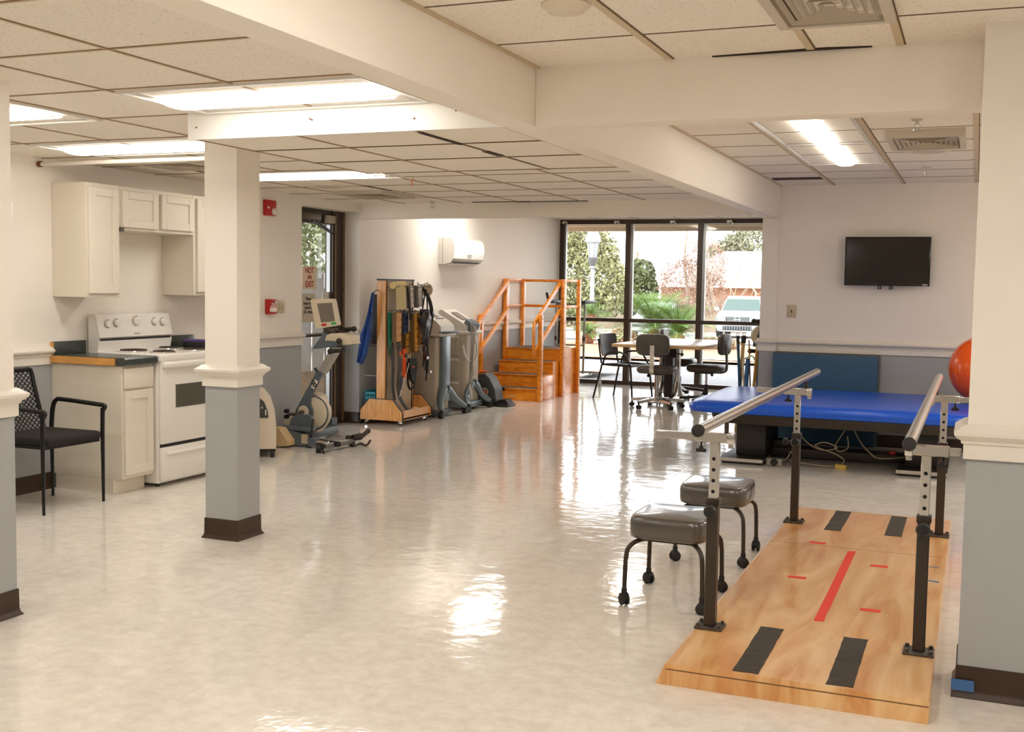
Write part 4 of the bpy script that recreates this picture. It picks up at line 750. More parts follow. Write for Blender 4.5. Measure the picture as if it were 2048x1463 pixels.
b = B(); [b.sheet([[(-.05, -.05, 0), (-.058, -.06, .26)], [(-.05, .3, 0), (-.058, .31, .26)]], th=.004)]; [b.box((-.05+.02*i, -.052, 0), (-.042+.02*i, -.046, .25)) for i in range(6)]; [b.box((-.05, -.055, .03+.05*i), (.06, -.048, .048+.05*i)) for i in range(5)]; b.sheet([[(.06, -.05, 0), (.068, -.06, .2)], [(.06, .3, 0), (.068, .31, .2)]], th=.004); b.box((-.05, -.05, 0), (.06, .3, .006)); b.out('basket', M('teal_plastic', (28, 136, 156), .4), bs)
pp = thing('tray_papers', 'small pale bundle lying in the rack tray', 'bundle', (-5.36, 10.2, .076)); B().box((-.03, -.14, 0), (.04, .12, .05), bev=.015).out('bundle', M('grey_cloth', (150, 148, 150), .7), pp); B().sph((.0, .22, .035), .045, 12, (1, 1.4, .8)).out('cream_roll', M('cream_foam', (236, 220, 180), .8), pp)
# ------------------------------------------------------------------ therapy carts, exerciser, air conditioner
GREYB = M('warm_grey_plastic', (178, 168, 152), .45); LGREY = M('light_console_plastic', (206, 200, 190), .35); SGB = M('steel_blue_paint', (112, 124, 130), .28, metal=.3); LCD = M('lcd_panel', (126, 116, 104), .25)
def cart_base(c, o, x0, x1, y0, y1, fy0, fy1, fx):
    ym = (y0+y1)/2
    for y, s in ((fy0, -1), (fy1, 1)):
        P = sm([(x1+.0, ym+s*.03, .30), (x1+.012, ym+s*.10, .26), (x1+.03, (ym+y)/2+s*.05, .16), (fx, y, .075)], 5); n = len(P)
        B(o).tube(P, [.05-.022*i/(n-1) for i in range(n)], 10).out('foot', SGB, c)
        B(o).cyl((fx, y, .05), (fx, y, .09), .014).cyl((fx-.026, y, .036), (fx+.026, y, .036), .037, n=18).out('caster', RUB, c)
o = (-5.4, 10.98, 0); c1 = thing('therapy_cart', 'grey therapy cart with a sloped console, right behind the rack', 'cart', o, 'therapy carts by the wall')
B(o).box((-5.60, 10.80, .055), (-5.305, 11.12, .86), bev=.03, seg=3).out('cabinet', GREYB, c1); B(o).box((-5.315, 10.87, .16), (-5.255, 11.05, .87), bev=.012).out('front_column', SGB, c1)
B(o).box((-5.60, 10.78, .02), (-5.28, 11.14, .07), bev=.015).out('base', SLATE, c1)
B(o).box((-5.62, 10.77, .865), (-5.24, 11.16, .90), bev=.012).out('shelf', LGREY, c1); B(o).tube(sm([(-5.28, 10.80, .905), (-5.2, 10.84, .91), (-5.185, 10.97, .91), (-5.2, 11.1, .91), (-5.28, 11.14, .905)], 5), .014).out('grab_handle', SLATE, c1)
co = B(o).prism([(-5.60, .90), (-5.255, .90), (-5.26, .975), (-5.32, 1.03), (-5.56, 1.145), (-5.60, 1.12)], 'y', 10.80, 11.13).out('console', LGREY, c1, 30)
sl_ = Vector((.24, 0, -.115)).normalized()
def onslope(t, y, e=.002): return Vector((-5.56, y, 1.145))+sl_*t+Vector((.43, 0, .9))*e
B(o).sheet([[onslope(.06, 10.88), onslope(.06, 11.03)], [onslope(.19, 10.88), onslope(.19, 11.03)]], th=.003).out('screen', LCD, co); q = B(o); [q.sph(onslope(.22, 10.90+.04*i), .011, 8, (1, 1, .6)) for i in range(5)]; q.outs('button', SLATE, co)
B(o).bar((-5.52, 10.799, 1.10), (-5.42, 10.799, 1.045), .006, .014).out('slot', BLACK, co)
q = B(o); q.box((-5.47, 10.79, .74), (-5.44, 10.80, .77)).tube([(-5.455, 10.796, .77), (-5.455, 10.796, .865)], .004, 6).out('plug_socket', LGREY, c1)
B(o).tube(sm([(-5.52, 10.78, .80), (-5.47, 10.77, .69), (-5.44, 10.775, .665)], 5), .008).sph((-5.435, 10.785, .664), .018, 10).out('applicator', LGREY, c1)
cart_base(c1, o, -5.60, -5.28, 10.80, 11.12, 10.72, 11.33, -5.205)
o = (-5.43, 11.74, 0); c2 = thing('therapy_cart', 'grey therapy cart with three drawers and hanging leads', 'cart', o, 'therapy carts by the wall')
B(o).box((-5.64, 11.55, .06), (-5.31, 11.93, .88), bev=.035, seg=3).out('cabinet', GREYB, c2)
for z0, z1 in ((.62, .86), (.36, .605), (.10, .345)): d_ = B(o).box((-5.60, 11.535, z0), (-5.385, 11.552, z1), bev=.005).out('drawer', GREYB, c2); B(o).box((-5.60, 11.520, z1-.045), (-5.39, 11.54, z1-.022), bev=.006).out('lip_handle', LGREY, d_); B(o).box((-5.60, 11.533, z1-.02), (-5.5, 11.537, z1-.003)).out('finger_gap', BLACK, d_)
B(o).box((-5.64, 11.53, .86), (-5.28, 11.95, .90), bev=.012).out('top_shelf', LGREY, c2)
co = B(o).prism([(-5.65, .90), (-5.30, .90), (-5.30, .95), (-5.36, .99), (-5.62, 1.135), (-5.66, 1.12)], 'y', 11.56, 11.92).out('console', LGREY, c2, 30)
B(o).box((-5.56, 11.66, 1.062), (-5.40, 11.82, 1.068), R=Matrix.Rotation(.51, 3, 'Y')).out('screen', LCD, co); B(o).box((-5.37, 11.58, .90), (-5.23, 11.76, 1.02), bev=.03, R=Matrix.Rotation(.5, 3, 'Y')).out('probe_holder', SLATE, c2)
LEAD = M('grey_lead', (156, 146, 136), .5); q = B(o)
for i in range(4):
    dx = i*.016; q.tube(sm([(-5.30+dx, 11.62, .98), (-5.25+dx, 11.56+.01*i, .99-.02*i), (-5.235+dx, 11.53, .86), (-5.24+dx*.6, 11.525, .55), (-5.25+dx, 11.53, .25+.05*i)], 6), .005, 6)
q.tube(sm([(-5.25, 11.54, .9), (-5.17, 11.53, .75), (-5.18, 11.52, .6), (-5.24, 11.52, .56)], 6), .005, 6).tube(sm([(-5.42, 11.52, .88), (-5.42, 11.51, .6), (-5.40, 11.51, .5), (-5.44, 11.51, .4), (-5.42, 11.51, .35)], 6), .004, 6).out('electrode_leads', LEAD, c2)
B(o).tube(sm([(-5.33, 11.52, .74), (-5.30, 11.515, .63), (-5.24, 11.515, .56)], 5), .015).cyl((-5.24, 11.515, .30), (-5.215, 11.515, .14), .012).out('hand_probe', LGREY, c2)
cart_base(c2, o, -5.64, -5.31, 11.55, 11.93, 11.42, 12.02, -5.21)
B(o).box((-5.62, 11.5, .03), (-5.27, 11.96, .10), bev=.02).out('base', SGB, c2)
o = (-5.3, 12.22, 0); ex = thing('portable_exerciser', 'dark grey portable exerciser case with an orange handle before the stairs', 'exerciser', o); DG = M('charcoal_plastic', (66, 66, 64), .4)
B(o).prism([(-5.52, .06), (-5.17, .06), (-5.19, .2), (-5.26, .33), (-5.33, .385), (-5.40, .37), (-5.50, .27)], 'y', 12.12, 12.34).out('case', DG, ex, 25); B(o).box((-5.19, 12.1, 0), (-5.02, 12.36, .035), bev=.012).box((-5.54, 12.1, 0), (-5.19, 12.36, .06), bev=.015).prism([(-5.2, .03), (-5.12, .085), (-5.06, .085), (-5.02, .03)], 'y', 12.14, 12.3).out('base_tray', BLACK, ex)
B(o).tube(sm([(-5.50, 12.2, .31), (-5.47, 12.2, .365), (-5.40, 12.2, .395), (-5.33, 12.2, .40)], 5), .014).out('handle', M('handle_orange', (206, 96, 44), .45), ex)
B(o).torus((-5.32, 12.117, .165), .045, .005, 'y', 24, 6).tube([(-5.32, 12.116, .21), (-5.35, 12.116, .13)], .004, 6).tube([(-5.32, 12.116, .21), (-5.29, 12.116, .13)], .004, 6).out('round_emblem', M('emblem_grey', (190, 178, 166), .5), ex); B(o).box((-5.36, 12.113, .155), (-5.28, 12.119, .178), bev=.002).out('emblem_bar', M('handle_orange', (206, 96, 44), .45), ex)
o = (-5.66, 12.15, 1.655); ac = thing('air_conditioner', 'white wall-mounted split air conditioner on the alcove wall', 'air conditioner', o)
pr = [(XK+.001, 1.655), (-5.68, 1.655), (-5.60, 1.675), (-5.565, 1.72), (-5.55, 1.82), (-5.556, 1.9), (-5.585, 1.945), (-5.62, 1.957), (XK+.001, 1.957)]
B(o).prism(pr, 'y', 11.735, 12.58).out('casing', WHITE, ac, 25)
q = B(o); q.box((-5.703, 11.733, 1.66), (-5.70, 11.737, 1.955)).out('side_seam', M('seam_grey', (110, 96, 80), .7), ac)
B(o).box((-5.61, 11.80, 1.945), (-5.578, 12.52, 1.951), R=Matrix.Rotation(.75, 3, 'Y')).out('top_grille', M('grille_beige', (176, 162, 140), .6), ac)
B(o).box((-5.612, 11.76, 1.684), (-5.575, 12.5, 1.690), R=Matrix.Rotation(.9, 3, 'Y')).out('outlet_slot', BLACK, ac); B(o).box((-5.655, 11.78, 1.650), (-5.60, 12.5, 1.656), bev=.002, R=Matrix.Rotation(-.25, 3, 'Y')).out('louvre', WHITE, ac)
B(o).box((-5.553, 12.1, 1.757), (-5.55, 12.22, 1.772)).out('badge', M('grey_mark', (150, 136, 118), .4), ac)
# ------------------------------------------------------------------ movement trainer by the door
o = (-5.3, 8.5, 0); bk = thing('movement_trainer', 'grey and cream leg and arm trainer with a tilted screen by the exit door', 'exercise machine', o)
CRM = M('trainer_cream', (214, 200, 174), .4); YEL = M('aged_cream_plastic', (214, 184, 138), .45)
B(o).prism([(-5.57, .15), (-5.40, .13), (-5.17, .064), (-5.17, .025), (-5.46, .012), (-5.57, .02)], 'y', 8.24, 8.33).out('base_beam', SLATE, bk)
B(o).box((-5.56, 8.2, .02), (-5.44, 9.05, .10), bev=.02).out('rear_crossbar', SLATE, bk)
B(o).prism([(-5.60, .13), (-5.55, .172), (-5.49, .165), (-5.402, .06), (-5.402, .02), (-5.575, .0), (-5.60, .02)], 'y', 8.13, 8.24).out('foot_cover', YEL, bk, 20)
B(o).prism([(-5.60, .08), (-5.60, .21), (-5.54, .165), (-5.485, .165), (-5.485, .1), (-5.54, .0)], 'y', 8.99, 9.08).out('foot_cover', SLATE, bk, 20)
B(o).box((-5.33, 8.234, .035), (-5.27, 8.239, .115)).out('rating_label', M('label_beige', (190, 172, 142), .6), bk)
B(o).prism([(-5.47, .412), (-5.56, .305), (-5.70, .17), (-5.62, .09), (-5.36, .095), (-5.30, .17), (-5.285, .312), (-5.32, .42), (-5.40, .448)], 'y', 8.51, 8.63).out('rear_housing', CRM, bk, 25)
B(o).lathe([(0, -.05), (.10, -.05), (.135, -.042), (.15, -.02), (.15, .02), (.135, .05), (0, .05)], (-5.355, 8.50, .275), 'y', 36).out('drive_disc', CRM, bk)
B(o).torus((-5.355, 8.465, .275), .148, .006, 'y', 36, 6).out('disc_rim', SLATE, bk)
pts = [(-5.51, .30), (-5.296, .655), (-5.24, .635), (-5.355, .43), (-5.37, .40)]+[(-5.43+.088*math.cos(a), .285+.088*math.sin(a)) for a in [math.radians(q) for q in range(40, -200, -20)]]
ar = B(o).prism(pts, 'y', 8.425, 8.455).out('lower_arm', SLATE, bk, 25)
B(o).lathe([(0, 0), (.05, 0), (.055, -.006), (.05, -.012), (0, -.014)], (-5.43, 8.425, .285), 'y', 28).out('hub_plate', CRM, ar); B(o).cyl((-5.43, 8.41, .285), (-5.43, 8.37, .285), .017).out('hub_axle', M('axle_brown', (112, 88, 66), .5, metal=.4), ar)
q = B(o); [q.cyl((x, 8.421, z), (x, 8.425, z), .006, n=8) for x, z in ((-5.355, .467), (-5.385, .44), (-5.34, .44), (-5.43, .355), (-5.50, .29), (-5.362, .28))]; q.outs('bolt_head', CHROME, ar)
B(o).prism([(-5.354, .505), (-5.318, .575), (-5.285, .56), (-5.322, .49)], 'y', 8.421, 8.425).out('number_plate', M('white_ink', (236, 226, 212), .5), ar)
text('lettering', '8', (-5.32+5.3, 8.4195-8.5, .533), (PI/2, math.radians(-28), 0), .085, INK, bk, ex=.0008)
B(o).prism([(-5.30, .64), (-5.15, .875), (-5.09, .86), (-5.245, .625)], 'y', 8.435, 8.52).out('upper_arm', M('matt_aluminium', (176, 172, 164), .4, metal=.5), bk, 25); B(o).cyl((-5.295, 8.43, .64), (-5.32, 8.43, .675), .012).out('height_knob', BLACK, bk)
B(o).prism([(-5.498, .165), (-5.477, .239), (-5.43, .27), (-5.30, .276), (-5.263, .235), (-5.273, .165)], 'y', 8.30, 8.335).out('calf_shell', SLATE, bk, 25)
B(o).box((-5.56, 8.25, .135), (-5.25, 8.34, .172), bev=.012).box((-5.41, 8.248, .147), (-5.33, 8.252, .168)).out('foot_plate', SLATE, bk)
B(o).tube([(-5.54, 8.34, .266), (-5.40, 8.37, .268)], .014).out('guide_bar', M('worn_plate', (86, 78, 70), .5, metal=.5, var=.3, vscale=30), bk)
for z in (.293, .243): B(o).lathe([(.0, -.02), (.018, -.018), (.021, 0), (.018, .02), (0, .022)], (-5.55, 8.34, z), 'y', 14).out('guide_knob', BLACK, bk)
B(o).tube(sm([(-5.253, 8.30, .24), (-5.245, 8.27, .17), (-5.25, 8.26, .10), (-5.28, 8.25, .035), (-5.27, 8.24, .008), (-5.235, 8.24, .006)], 6), .011, 8, flat=.5).out('leg_strap', BLACK, bk)
B(o).prism([(-5.345, .838), (-5.25, .955), (-5.245, .99), (-5.20, .98), (-5.222, .917), (-5.05, .914), (-5.045, .875), (-5.186, .862)], 'y', 8.42, 8.58).out('head_bracket', SLATE, bk, 25)
B(o).prism([(-5.222, .917), (-5.205, .965), (-5.16, .98), (-5.056, .987), (-4.985, .962), (-4.955, .895), (-5.03, .884)], 'y', 8.43, 8.59).out('head_cover', CRM, bk, 25)
for (hx, hz, sx_, sy, hn) in ((-5.062, .92, -1, 8.40, (-.13, -.09)), (-5.13, .99, 1, 8.64, (.13, .025))):
    ex_, ez_ = (hx+.066, hz-.08) if sy < 8.5 else (hx-.03, hz+.02); c = B(o)
    c.tube([(hx, sy, hz), (ex_, sy-.02, ez_)], .011).tube([(hx, sy, hz), (hx, 8.5, hz)], .016); c.sph((hx, sy, hz), .024, 12).out('crank', M('dark_brown_rubber', (52, 40, 34), .45), bk)
    yy = sy-.02; x2 = ex_+(-.12 if sy < 8.5 else .135); B(o).tube([(ex_, yy, ez_), (ex_+(x2-ex_)*.25, yy, ez_), (x2, yy-.03, ez_-.01 if sy < 8.5 else ez_+.008)], [.026, .018, .018], 12).sph((x2, yy-.03, ez_-.01 if sy < 8.5 else ez_+.008), .026, 12).out('hand_grip', RUB, bk)
Q = [(-5.385, 1.262), (-5.375, 1.272), (-5.18, 1.28), (-5.16, 1.27), (-5.112, 1.06), (-5.122, 1.047), (-5.315, 1.014), (-5.33, 1.022)]
sc = B(o).prism(Q, 'y', 8.455, 8.52).out('display_unit', CRM, bk, 20); B(o).prism([(-5.315, 1.235), (-5.166, 1.246), (-5.135, 1.09), (-5.273, 1.072)], 'y', 8.452, 8.455).out('screen', M('screen_grey', (118, 110, 100), .2), sc)
B(o).prism([(-5.270, 1.060), (-5.225, 1.066), (-5.220, 1.046), (-5.265, 1.040)], 'y', 8.45, 8.455).out('red_button', M('button_red', (206, 44, 36), .4), sc); B(o).prism([(-5.170, 1.075), (-5.128, 1.080), (-5.123, 1.06), (-5.164, 1.054)], 'y', 8.45, 8.455).out('green_button', M('button_green', (54, 160, 92), .4), sc)
B(o).tube([(-5.22, 8.49, 1.03), (-5.2, 8.49, .965)], .022).box((-5.26, 8.46, .97), (-5.14, 8.53, 1.03), bev=.015).out('screen_joint', M('worn_plate', (86, 78, 70), .5, metal=.5, var=.3, vscale=30), bk)
fb = B(o).tube([(-5.19, 8.31, .05), (-4.95, 8.22, .055)], .024, 12).out('front_stem', BLACK, bk)
y0_, y1_ = 8.05, 8.62
B(o).tube([(-5.03, 8.06, .045), (-4.97, 8.50, .05)], .024, 14).out('stabiliser_bar', M('grey_tube', (146, 142, 136), .35, metal=.6), bk)
B(o).cyl((-5.055, 8.03, .04), (-5.02, 8.055, .04), .04, n=20).box((-5.05, 8.02, .04), (-4.985, 8.08, .085), bev=.008).out('roller', RUB, bk); B(o).box((-5.06, 8.03, .078), (-4.96, 8.09, .098), bev=.004).out('chrome_clamp', CHROME, bk); B(o).tube([(-5.0, 8.05, .03), (-4.95, 7.98, .012)], .009).out('lock_lever', BLACK, bk)
b = B(o); b.cyl((-4.97, 8.50, .075), (-4.93, 8.56, .085), .03).box((-5.02, 8.44, .06), (-4.97, 8.5, .1), bev=.01).tube([(-4.93, 8.56, .08), (-4.9, 8.62, .12)], .02).sph((-4.9, 8.63, .125), .024, 10).tube(sm([(-4.97, 8.48, .02), (-4.93, 8.46, .015), (-4.9, 8.5, .03), (-4.87, 8.55, .01), (-4.86, 8.6, .05)], 4), .01).box((-5.0, 8.47, 0), (-4.95, 8.5, .05), bev=.008).out('docking_joint', M('dark_brown_rubber', (52, 40, 34), .45), bk); B(o).cyl((-4.955, 8.49, .08), (-4.965, 8.475, .079), .024, n=16).out('joint_cap', BLACK, bk)
# cream appliance behind the column
o = (-5.186, 7.6, 0); cm = thing('oxygen_concentrator', 'cream rounded medical appliance on casters half hidden by the column', 'medical machine', (-5.2, 7.66, 0), None, .58)
B(o).prism([(-5.63, .07), (-5.186, .07), (-5.186, .235), (-5.20, .36), (-5.235, .47), (-5.285, .535), (-5.345, .555), (-5.63, .555)], 'y', 7.6, 7.9).out('body', M('appliance_cream', (222, 208, 186), .4), cm, 30)
B(o).prism([(-5.63, .315), (-5.245, .325), (-5.25, .38), (-5.28, .455), (-5.33, .495), (-5.63, .495)], 'y', 7.594, 7.601).out('control_recess', M('charcoal_plastic', (66, 66, 64), .4), cm, 30); q = B(o); [q.box((x, 7.588, z), (x+.012, 7.594, z+s_), bev=.002) for x, z, s_ in ((-5.272, .345, .045), (-5.30, .40, .015), (-5.34, .43, .012))]; q.outs('button', LGREY, cm)
B(o).box((-5.62, 7.61, .045), (-5.19, 7.89, .075)).out('base', BLACK, cm)
for x, y in ((-5.215, 7.62), (-5.6, 7.62), (-5.215, 7.88), (-5.6, 7.88)): B(o).tube([(x-.018, y, .03), (x-.008, y, .03), (x+.008, y, .03), (x+.018, y, .03)], [.024, .03, .03, .024], 16).cyl((x, y, .04), (x, y, .07), .012).out('caster', RUB, cm)
# ------------------------------------------------------------------ alcove table and chairs
o = (-3.45, 13.75, 0); tb = thing('activity_table', 'pale table with a wood edge in front of the big window', 'table', o)
B(o).box((-3.98, 12.82, .722), (-2.92, 14.75, .75), bev=.004).out('tabletop', M('pale_laminate', (226, 220, 212), .22), tb); q = B(o)
for lo, hi in (((-3.99, 12.808, .716), (-2.91, 12.822, .752)), ((-3.99, 14.748, .716), (-2.91, 14.762, .752)), ((-3.99, 12.808, .716), (-3.978, 14.762, .752)), ((-2.922, 12.808, .716), (-2.91, 14.762, .752))): q.box(lo, hi, bev=.005)
q.out('wood_edge', M('edge_maple', (208, 172, 128), .4), tb)
for x in (-3.62, -3.42): B(o).tube(sm([(x, 13.75, .70), (x, 13.75, .35), (x, 13.72, .2), (x+.0, 13.6, .07), (x+.0, 13.3, .035)], 6), .03, 12).tube(sm([(x, 13.80, .70), (x, 13.80, .35), (x, 13.85, .2), (x, 14.0, .07), (x, 14.3, .035)], 6), .03, 12).out('leg', CHROME, tb)
B(o).box((-3.68, 13.6, .56), (-3.40, 13.95, .71), bev=.01).box((-3.57, 13.7, .06), (-3.47, 13.82, .6)).out('lift_column', M('lift_dark', (44, 32, 26), .5), tb); B(o).box((-3.66, 13.25, .02), (-3.38, 13.31, .05), bev=.006).box((-3.66, 14.27, .02), (-3.38, 14.33, .05), bev=.006).outs('foot_bar', CHROME, tb)
b = B(o); [b.cyl((x, y, 0), (x, y, .03), .02) for x in (-3.64, -3.4) for y in (13.28, 14.3)]; b.outs('floor_glide', BLACK, tb)
B(o).tube([(-3.41, 13.62, .62), (-3.33, 13.58, .61)], .008).sph((-3.32, 13.575, .61), .02, 10).out('crank_knob', M('knob_brown', (80, 40, 34), .4), tb); B(o).box((-3.46, 13.3, .69), (-3.28, 13.5, .722)).out('mount_plate', BLACK, tb)
def pad(b, cx, cy, z0, z1, rx, ry, e=.5, n=28):
    rows = []
    for f, z in ((.001, z0), (.88, z0), (.97, z0+(z1-z0)*.2), (1, z0+(z1-z0)*.5), (.97, z0+(z1-z0)*.8), (.86, z1), (.5, z1+.004), (.001, z1+.002)):
        rows.append([(cx+rx*f*abs(math.cos(a))**e*math.copysign(1, math.cos(a)), cy+ry*f*abs(math.sin(a))**e*math.copysign(1, math.sin(a)), z) for a in [2*PI*j/n for j in range(n+1)]])
    b.sheet(rows); bmesh.ops.remove_doubles(b.bm, verts=b.bm.verts, dist=.0006); return b
def task_chair(label, loc, rz, basemat, seatmat, lift, backw=.2):       # faces local +y
    c = thing('task_chair', label, 'chair', loc, 'task chairs around the alcove table', rz)
    pad(B(), 0, .0, .415, .50, .225, .215).out('seat', seatmat, c, 60)
    rows = []
    for f, y in ((.001, -.012), (.9, -.012), (1, 0), (1, .022), (.93, .04), (.001, .048)):
        rows.append([(backw*f*abs(math.cos(a))**.45*math.copysign(1, math.cos(a)), -.235+y-.03*abs(math.sin(a))*0, .755+.128*f*abs(math.sin(a))**.5*math.copysign(1, math.sin(a))) for a in [2*PI*j/32 for j in range(33)]])
    b = B(); b.sheet(rows); bmesh.ops.remove_doubles(b.bm, verts=b.bm.verts, dist=.0006); bp_ = b.out('backrest', seatmat, c, 50)
    P = sm([(0, -.02, .405), (0, -.16, .40), (0, -.235, .415), (0, -.262, .47), (0, -.256, .62), (0, -.25, .75)], 5)
    b = B(); b.sheet([[p+Vector((-.026, 0, 0)), p+Vector((.026, 0, 0))] for p in P], th=.016); b.out('back_bar', STEEL if basemat is CHROME else BRONZE, c)
    B().box((-.09, -.1, .395), (.09, .1, .418)).tube([(.05, 0, .398), (.2, -.03, .392)], .006).sph((-.08, -.1, .385), .018, 8).out('tilt_plate', BLACK, c)
    B().cyl((0, 0, .22), (0, 0, .40), .014 if lift else .028, n=14).out('gas_lift', CHROME, c); B().cyl((0, 0, .07), (0, 0, .26), .028, .024, n=14).out('column', basemat if basemat is CHROME else BLACK, c)
    for i in range(5):
        a = 2*PI*i/5+.5; d = Vector((math.cos(a), math.sin(a), 0)); lg = B().bar(Vector((0, 0, .115)), d*.32+Vector((0, 0, .085)), .045, .035).out('base_leg', basemat, c)
        p = d*.315; n_ = Vector((-d.y, d.x, 0)); b = B().cyl(p+Vector((0, 0, .04)), p+Vector((0, 0, .09)), .011)
        for s in (-1, 1): b.cyl(p+n_*(.008*s)+Vector((0, 0, .026)), p+n_*(.024*s)+Vector((0, 0, .026)), .026, n=14)
        b.out('caster', RUB, lg)
    return c
GV = M('grey_chair_vinyl', (80, 73, 67), .4, bump=.06, bscale=80); BV = M('dark_chair_vinyl', (60, 50, 44), .35, bump=.06, bscale=80)
task_chair('grey task chair with its back to the room, at the near end of the table', (-3.47, 12.98, 0), .0, CHROME, GV, False)
task_chair('dark task chair turned sideways at the corner of the table by the sticks', (-3.0, 13.52, 0), math.radians(82), BRONZE, BV, True, .19)
task_chair('dark task chair on the far side of the table by the window', (-3.6, 14.6, 0), math.radians(-88), BRONZE, BV, True, .19)
c = thing('stacking_chair', 'black stacking chair with looped armrests at the side of the table', 'chair', (-4.13, 13.88, 0), None, math.radians(-104))    # faces local +y
PB = M('black_shell_plastic', (54, 50, 48), .4)
b = B(); b.sheet([[(-.21+.42*j/6, -.2+.42*i/6, .445+.012*math.sin(PI*i/6)*-1+(.012 if i == 6 else 0)*-1) for j in range(7)] for i in range(7)], th=.014); b.out('seat', PB, c)
b = B(); b.sheet([[((-.2+.4*j/8)*(.94 if i in (0, 6) else 1), -.235-.05*i/6-.03*(1-(2*j/8-1)**2), .54+.28*i/6) for j in range(9)] for i in range(7)], th=.014); b.out('backrest', PB, c, 60)
for s in (-1, 1):
    B().tube(sm([(s*.255, .26, 0), (s*.235, .215, .40), (s*.23, .19, .46), (s*.228, .1, .585), (s*.228, -.02, .60), (s*.228, -.15, .565), (s*.225, -.2, .44)], 6), .0125).out('front_leg_loop', FR, c)
    B().tube(sm([(s*.25, -.32, 0), (s*.22, -.235, .36), (s*.215, -.18, .44), (s*.215, .18, .44)], 6), .0125).out('rear_leg', FR, c); B().tube(sm([(s*.2, .0, .43), (s*.205, -.2, .44), (s*.2, -.245, .5), (s*.195, -.29, .76)], 5), .0115).out('back_stay', FR, c)
B().tube([(-.22, .18, .435), (.22, .18, .435)], .011).tube([(-.22, -.19, .435), (.22, -.19, .435)], .011).outs('seat_rail', FR, c)
# ------------------------------------------------------------------ sticks and arm trainer by the alcove wall end
def stick(name, label, cat, a, b_, r, rgb, tip=None, flat=None, group='sticks leaning at the alcove wall end'):
    t = thing(name, label, cat, b_, group); B(b_).tube([a, b_], r, 8 if flat else 12, flat=flat).out('shaft', M('stick_%d_%d_%d' % rgb, rgb, .45), t)
    if tip: d = (Vector(a)-Vector(b_)).normalized(); B(b_).tube([Vector(a)-d*.07, Vector(a)+d*.004], r*1.12, 12).torus(Vector(a)+d*.02, .014, .003, 'y', 12, 5).out('cap', BLACK, t)
    return t
stick('exercise_stick', 'blue exercise stick with a black loop cap beside the tan slat', 'stick', (-2.182, 11.2, .95), (-2.10, 11.1, 0), .014, (34, 84, 128), True)
stick('exercise_stick', 'pale tan wide slat with a dark top among the sticks', 'stick', (-2.125, 11.22, .955), (-2.165, 11.16, 0), .022, (218, 186, 138), True, .4)
stick('exercise_stick', 'green stick standing between the tan slat and blue tube', 'stick', (-2.082, 11.22, .735), (-2.115, 11.16, 0), .018, (36, 110, 42))
stick('exercise_stick', 'blue tube with a red dot, short, among the sticks', 'stick', (-2.066, 11.15, .73), (-2.085, 11.1, 0), .021, (54, 104, 160))
stick('exercise_stick', 'thin brown stick behind the blue tube', 'stick', (-2.085, 11.28, .915), (-2.02, 11.2, 0), .007, (150, 96, 52))
stick('bamboo_stick', 'golden bamboo stick touching the alcove wall end', 'stick', (-1.985, 11.2, .90), (-2.02, 11.12, 0), .014, (206, 146, 46))
stick('exercise_stick', 'slim white stick just behind the bamboo stick', 'stick', (-1.95, 11.3, .86), (-1.97, 11.22, 0), .008, (226, 214, 196))
wc = thing('walking_cane', 'white cane handle hooked over the short blue tube', 'cane', (-2.06, 11.08, 0), 'sticks leaning at the alcove wall end'); B((-2.06, 11.08, 0)).tube(sm([(-2.05, 11.08, 0), (-2.085, 11.09, .4), (-2.10, 11.1, .705), (-2.06, 11.1, .75), (-2.03, 11.1, .77), (-2.0, 11.1, .755), (-1.99, 11.1, .725)], 5), .009, 8).out('shaft', M('stick_226_214_196', (226, 214, 196), .45), wc)
o = (-2.0, 11.45, 0); eg = thing('arm_ergometer', 'cream arm ergometer with black crank handles behind the alcove wall end', 'exercise machine', o)
B(o).box((-2.14, 11.3, 0), (-1.905, 11.75, .06), bev=.015).box((-2.04, 11.46, .05), (-1.96, 11.56, .9), bev=.01).out('stand', SLATE, eg); B(o).lathe([(0, -.05), (.085, -.05), (.10, -.03), (.10, .03), (.085, .05), (0, .05)], (-2.005, 11.5, .955), 'y', 32).out('drive_housing', CRM, eg); B(o).box((-2.08, 11.46, .84), (-1.92, 11.54, .93), bev=.01).out('bracket', SLATE, eg)
for (ax, az), (bx, bz) in (((-2.01, .95), (-2.03, .80)), ((-2.0, .98), (-2.0, 1.10))):
    B(o).tube([(ax, 11.43, az), (bx, 11.42, bz)], .012).sph((bx, 11.42, bz), .026, 12).sph((ax, 11.43, az), .022, 10).out('crank', BLACK, eg); B(o).tube([(bx, 11.42, bz), (bx-.06, 11.38, bz+.0)], .02).sph((bx-.06, 11.38, bz), .026, 12).out('hand_grip', BLACK, eg)
# ------------------------------------------------------------------ outside, beyond the window and the door
def zg(y): return -.1-.0175*(y-16)
def slab(nm, x0, x1, y0, y1, m, dz=0, n=8):
    b = B(); b.sheet([[(x0+(x1-x0)*j/6, y0+(y1-y0)*i/n, zg(y0+(y1-y0)*i/n)+dz) for j in range(7)] for i in range(n+1)]); return struct(b, nm, m)
ASPH = M('worn_asphalt', (120, 119, 120), .9, var=.12, vscale=8); CONC = M('pale_concrete', (172, 162, 148), .9, var=.1, vscale=3); MULCH = M('pine_mulch', (158, 118, 90), .95, var=.35, vscale=9); LAWN = M('dry_lawn', (134, 140, 92), .95, var=.3, vscale=5)
slab('ground', -90, 60, 15.95, 140, CONC, -.03, 20); slab('pavement', -9.5, 4, 15.95, 25.0, ASPH, 0)
slab('kerb', -13, 2, 25.0, 25.5, M('kerb_concrete', (206, 194, 180), .9), .1, 2)
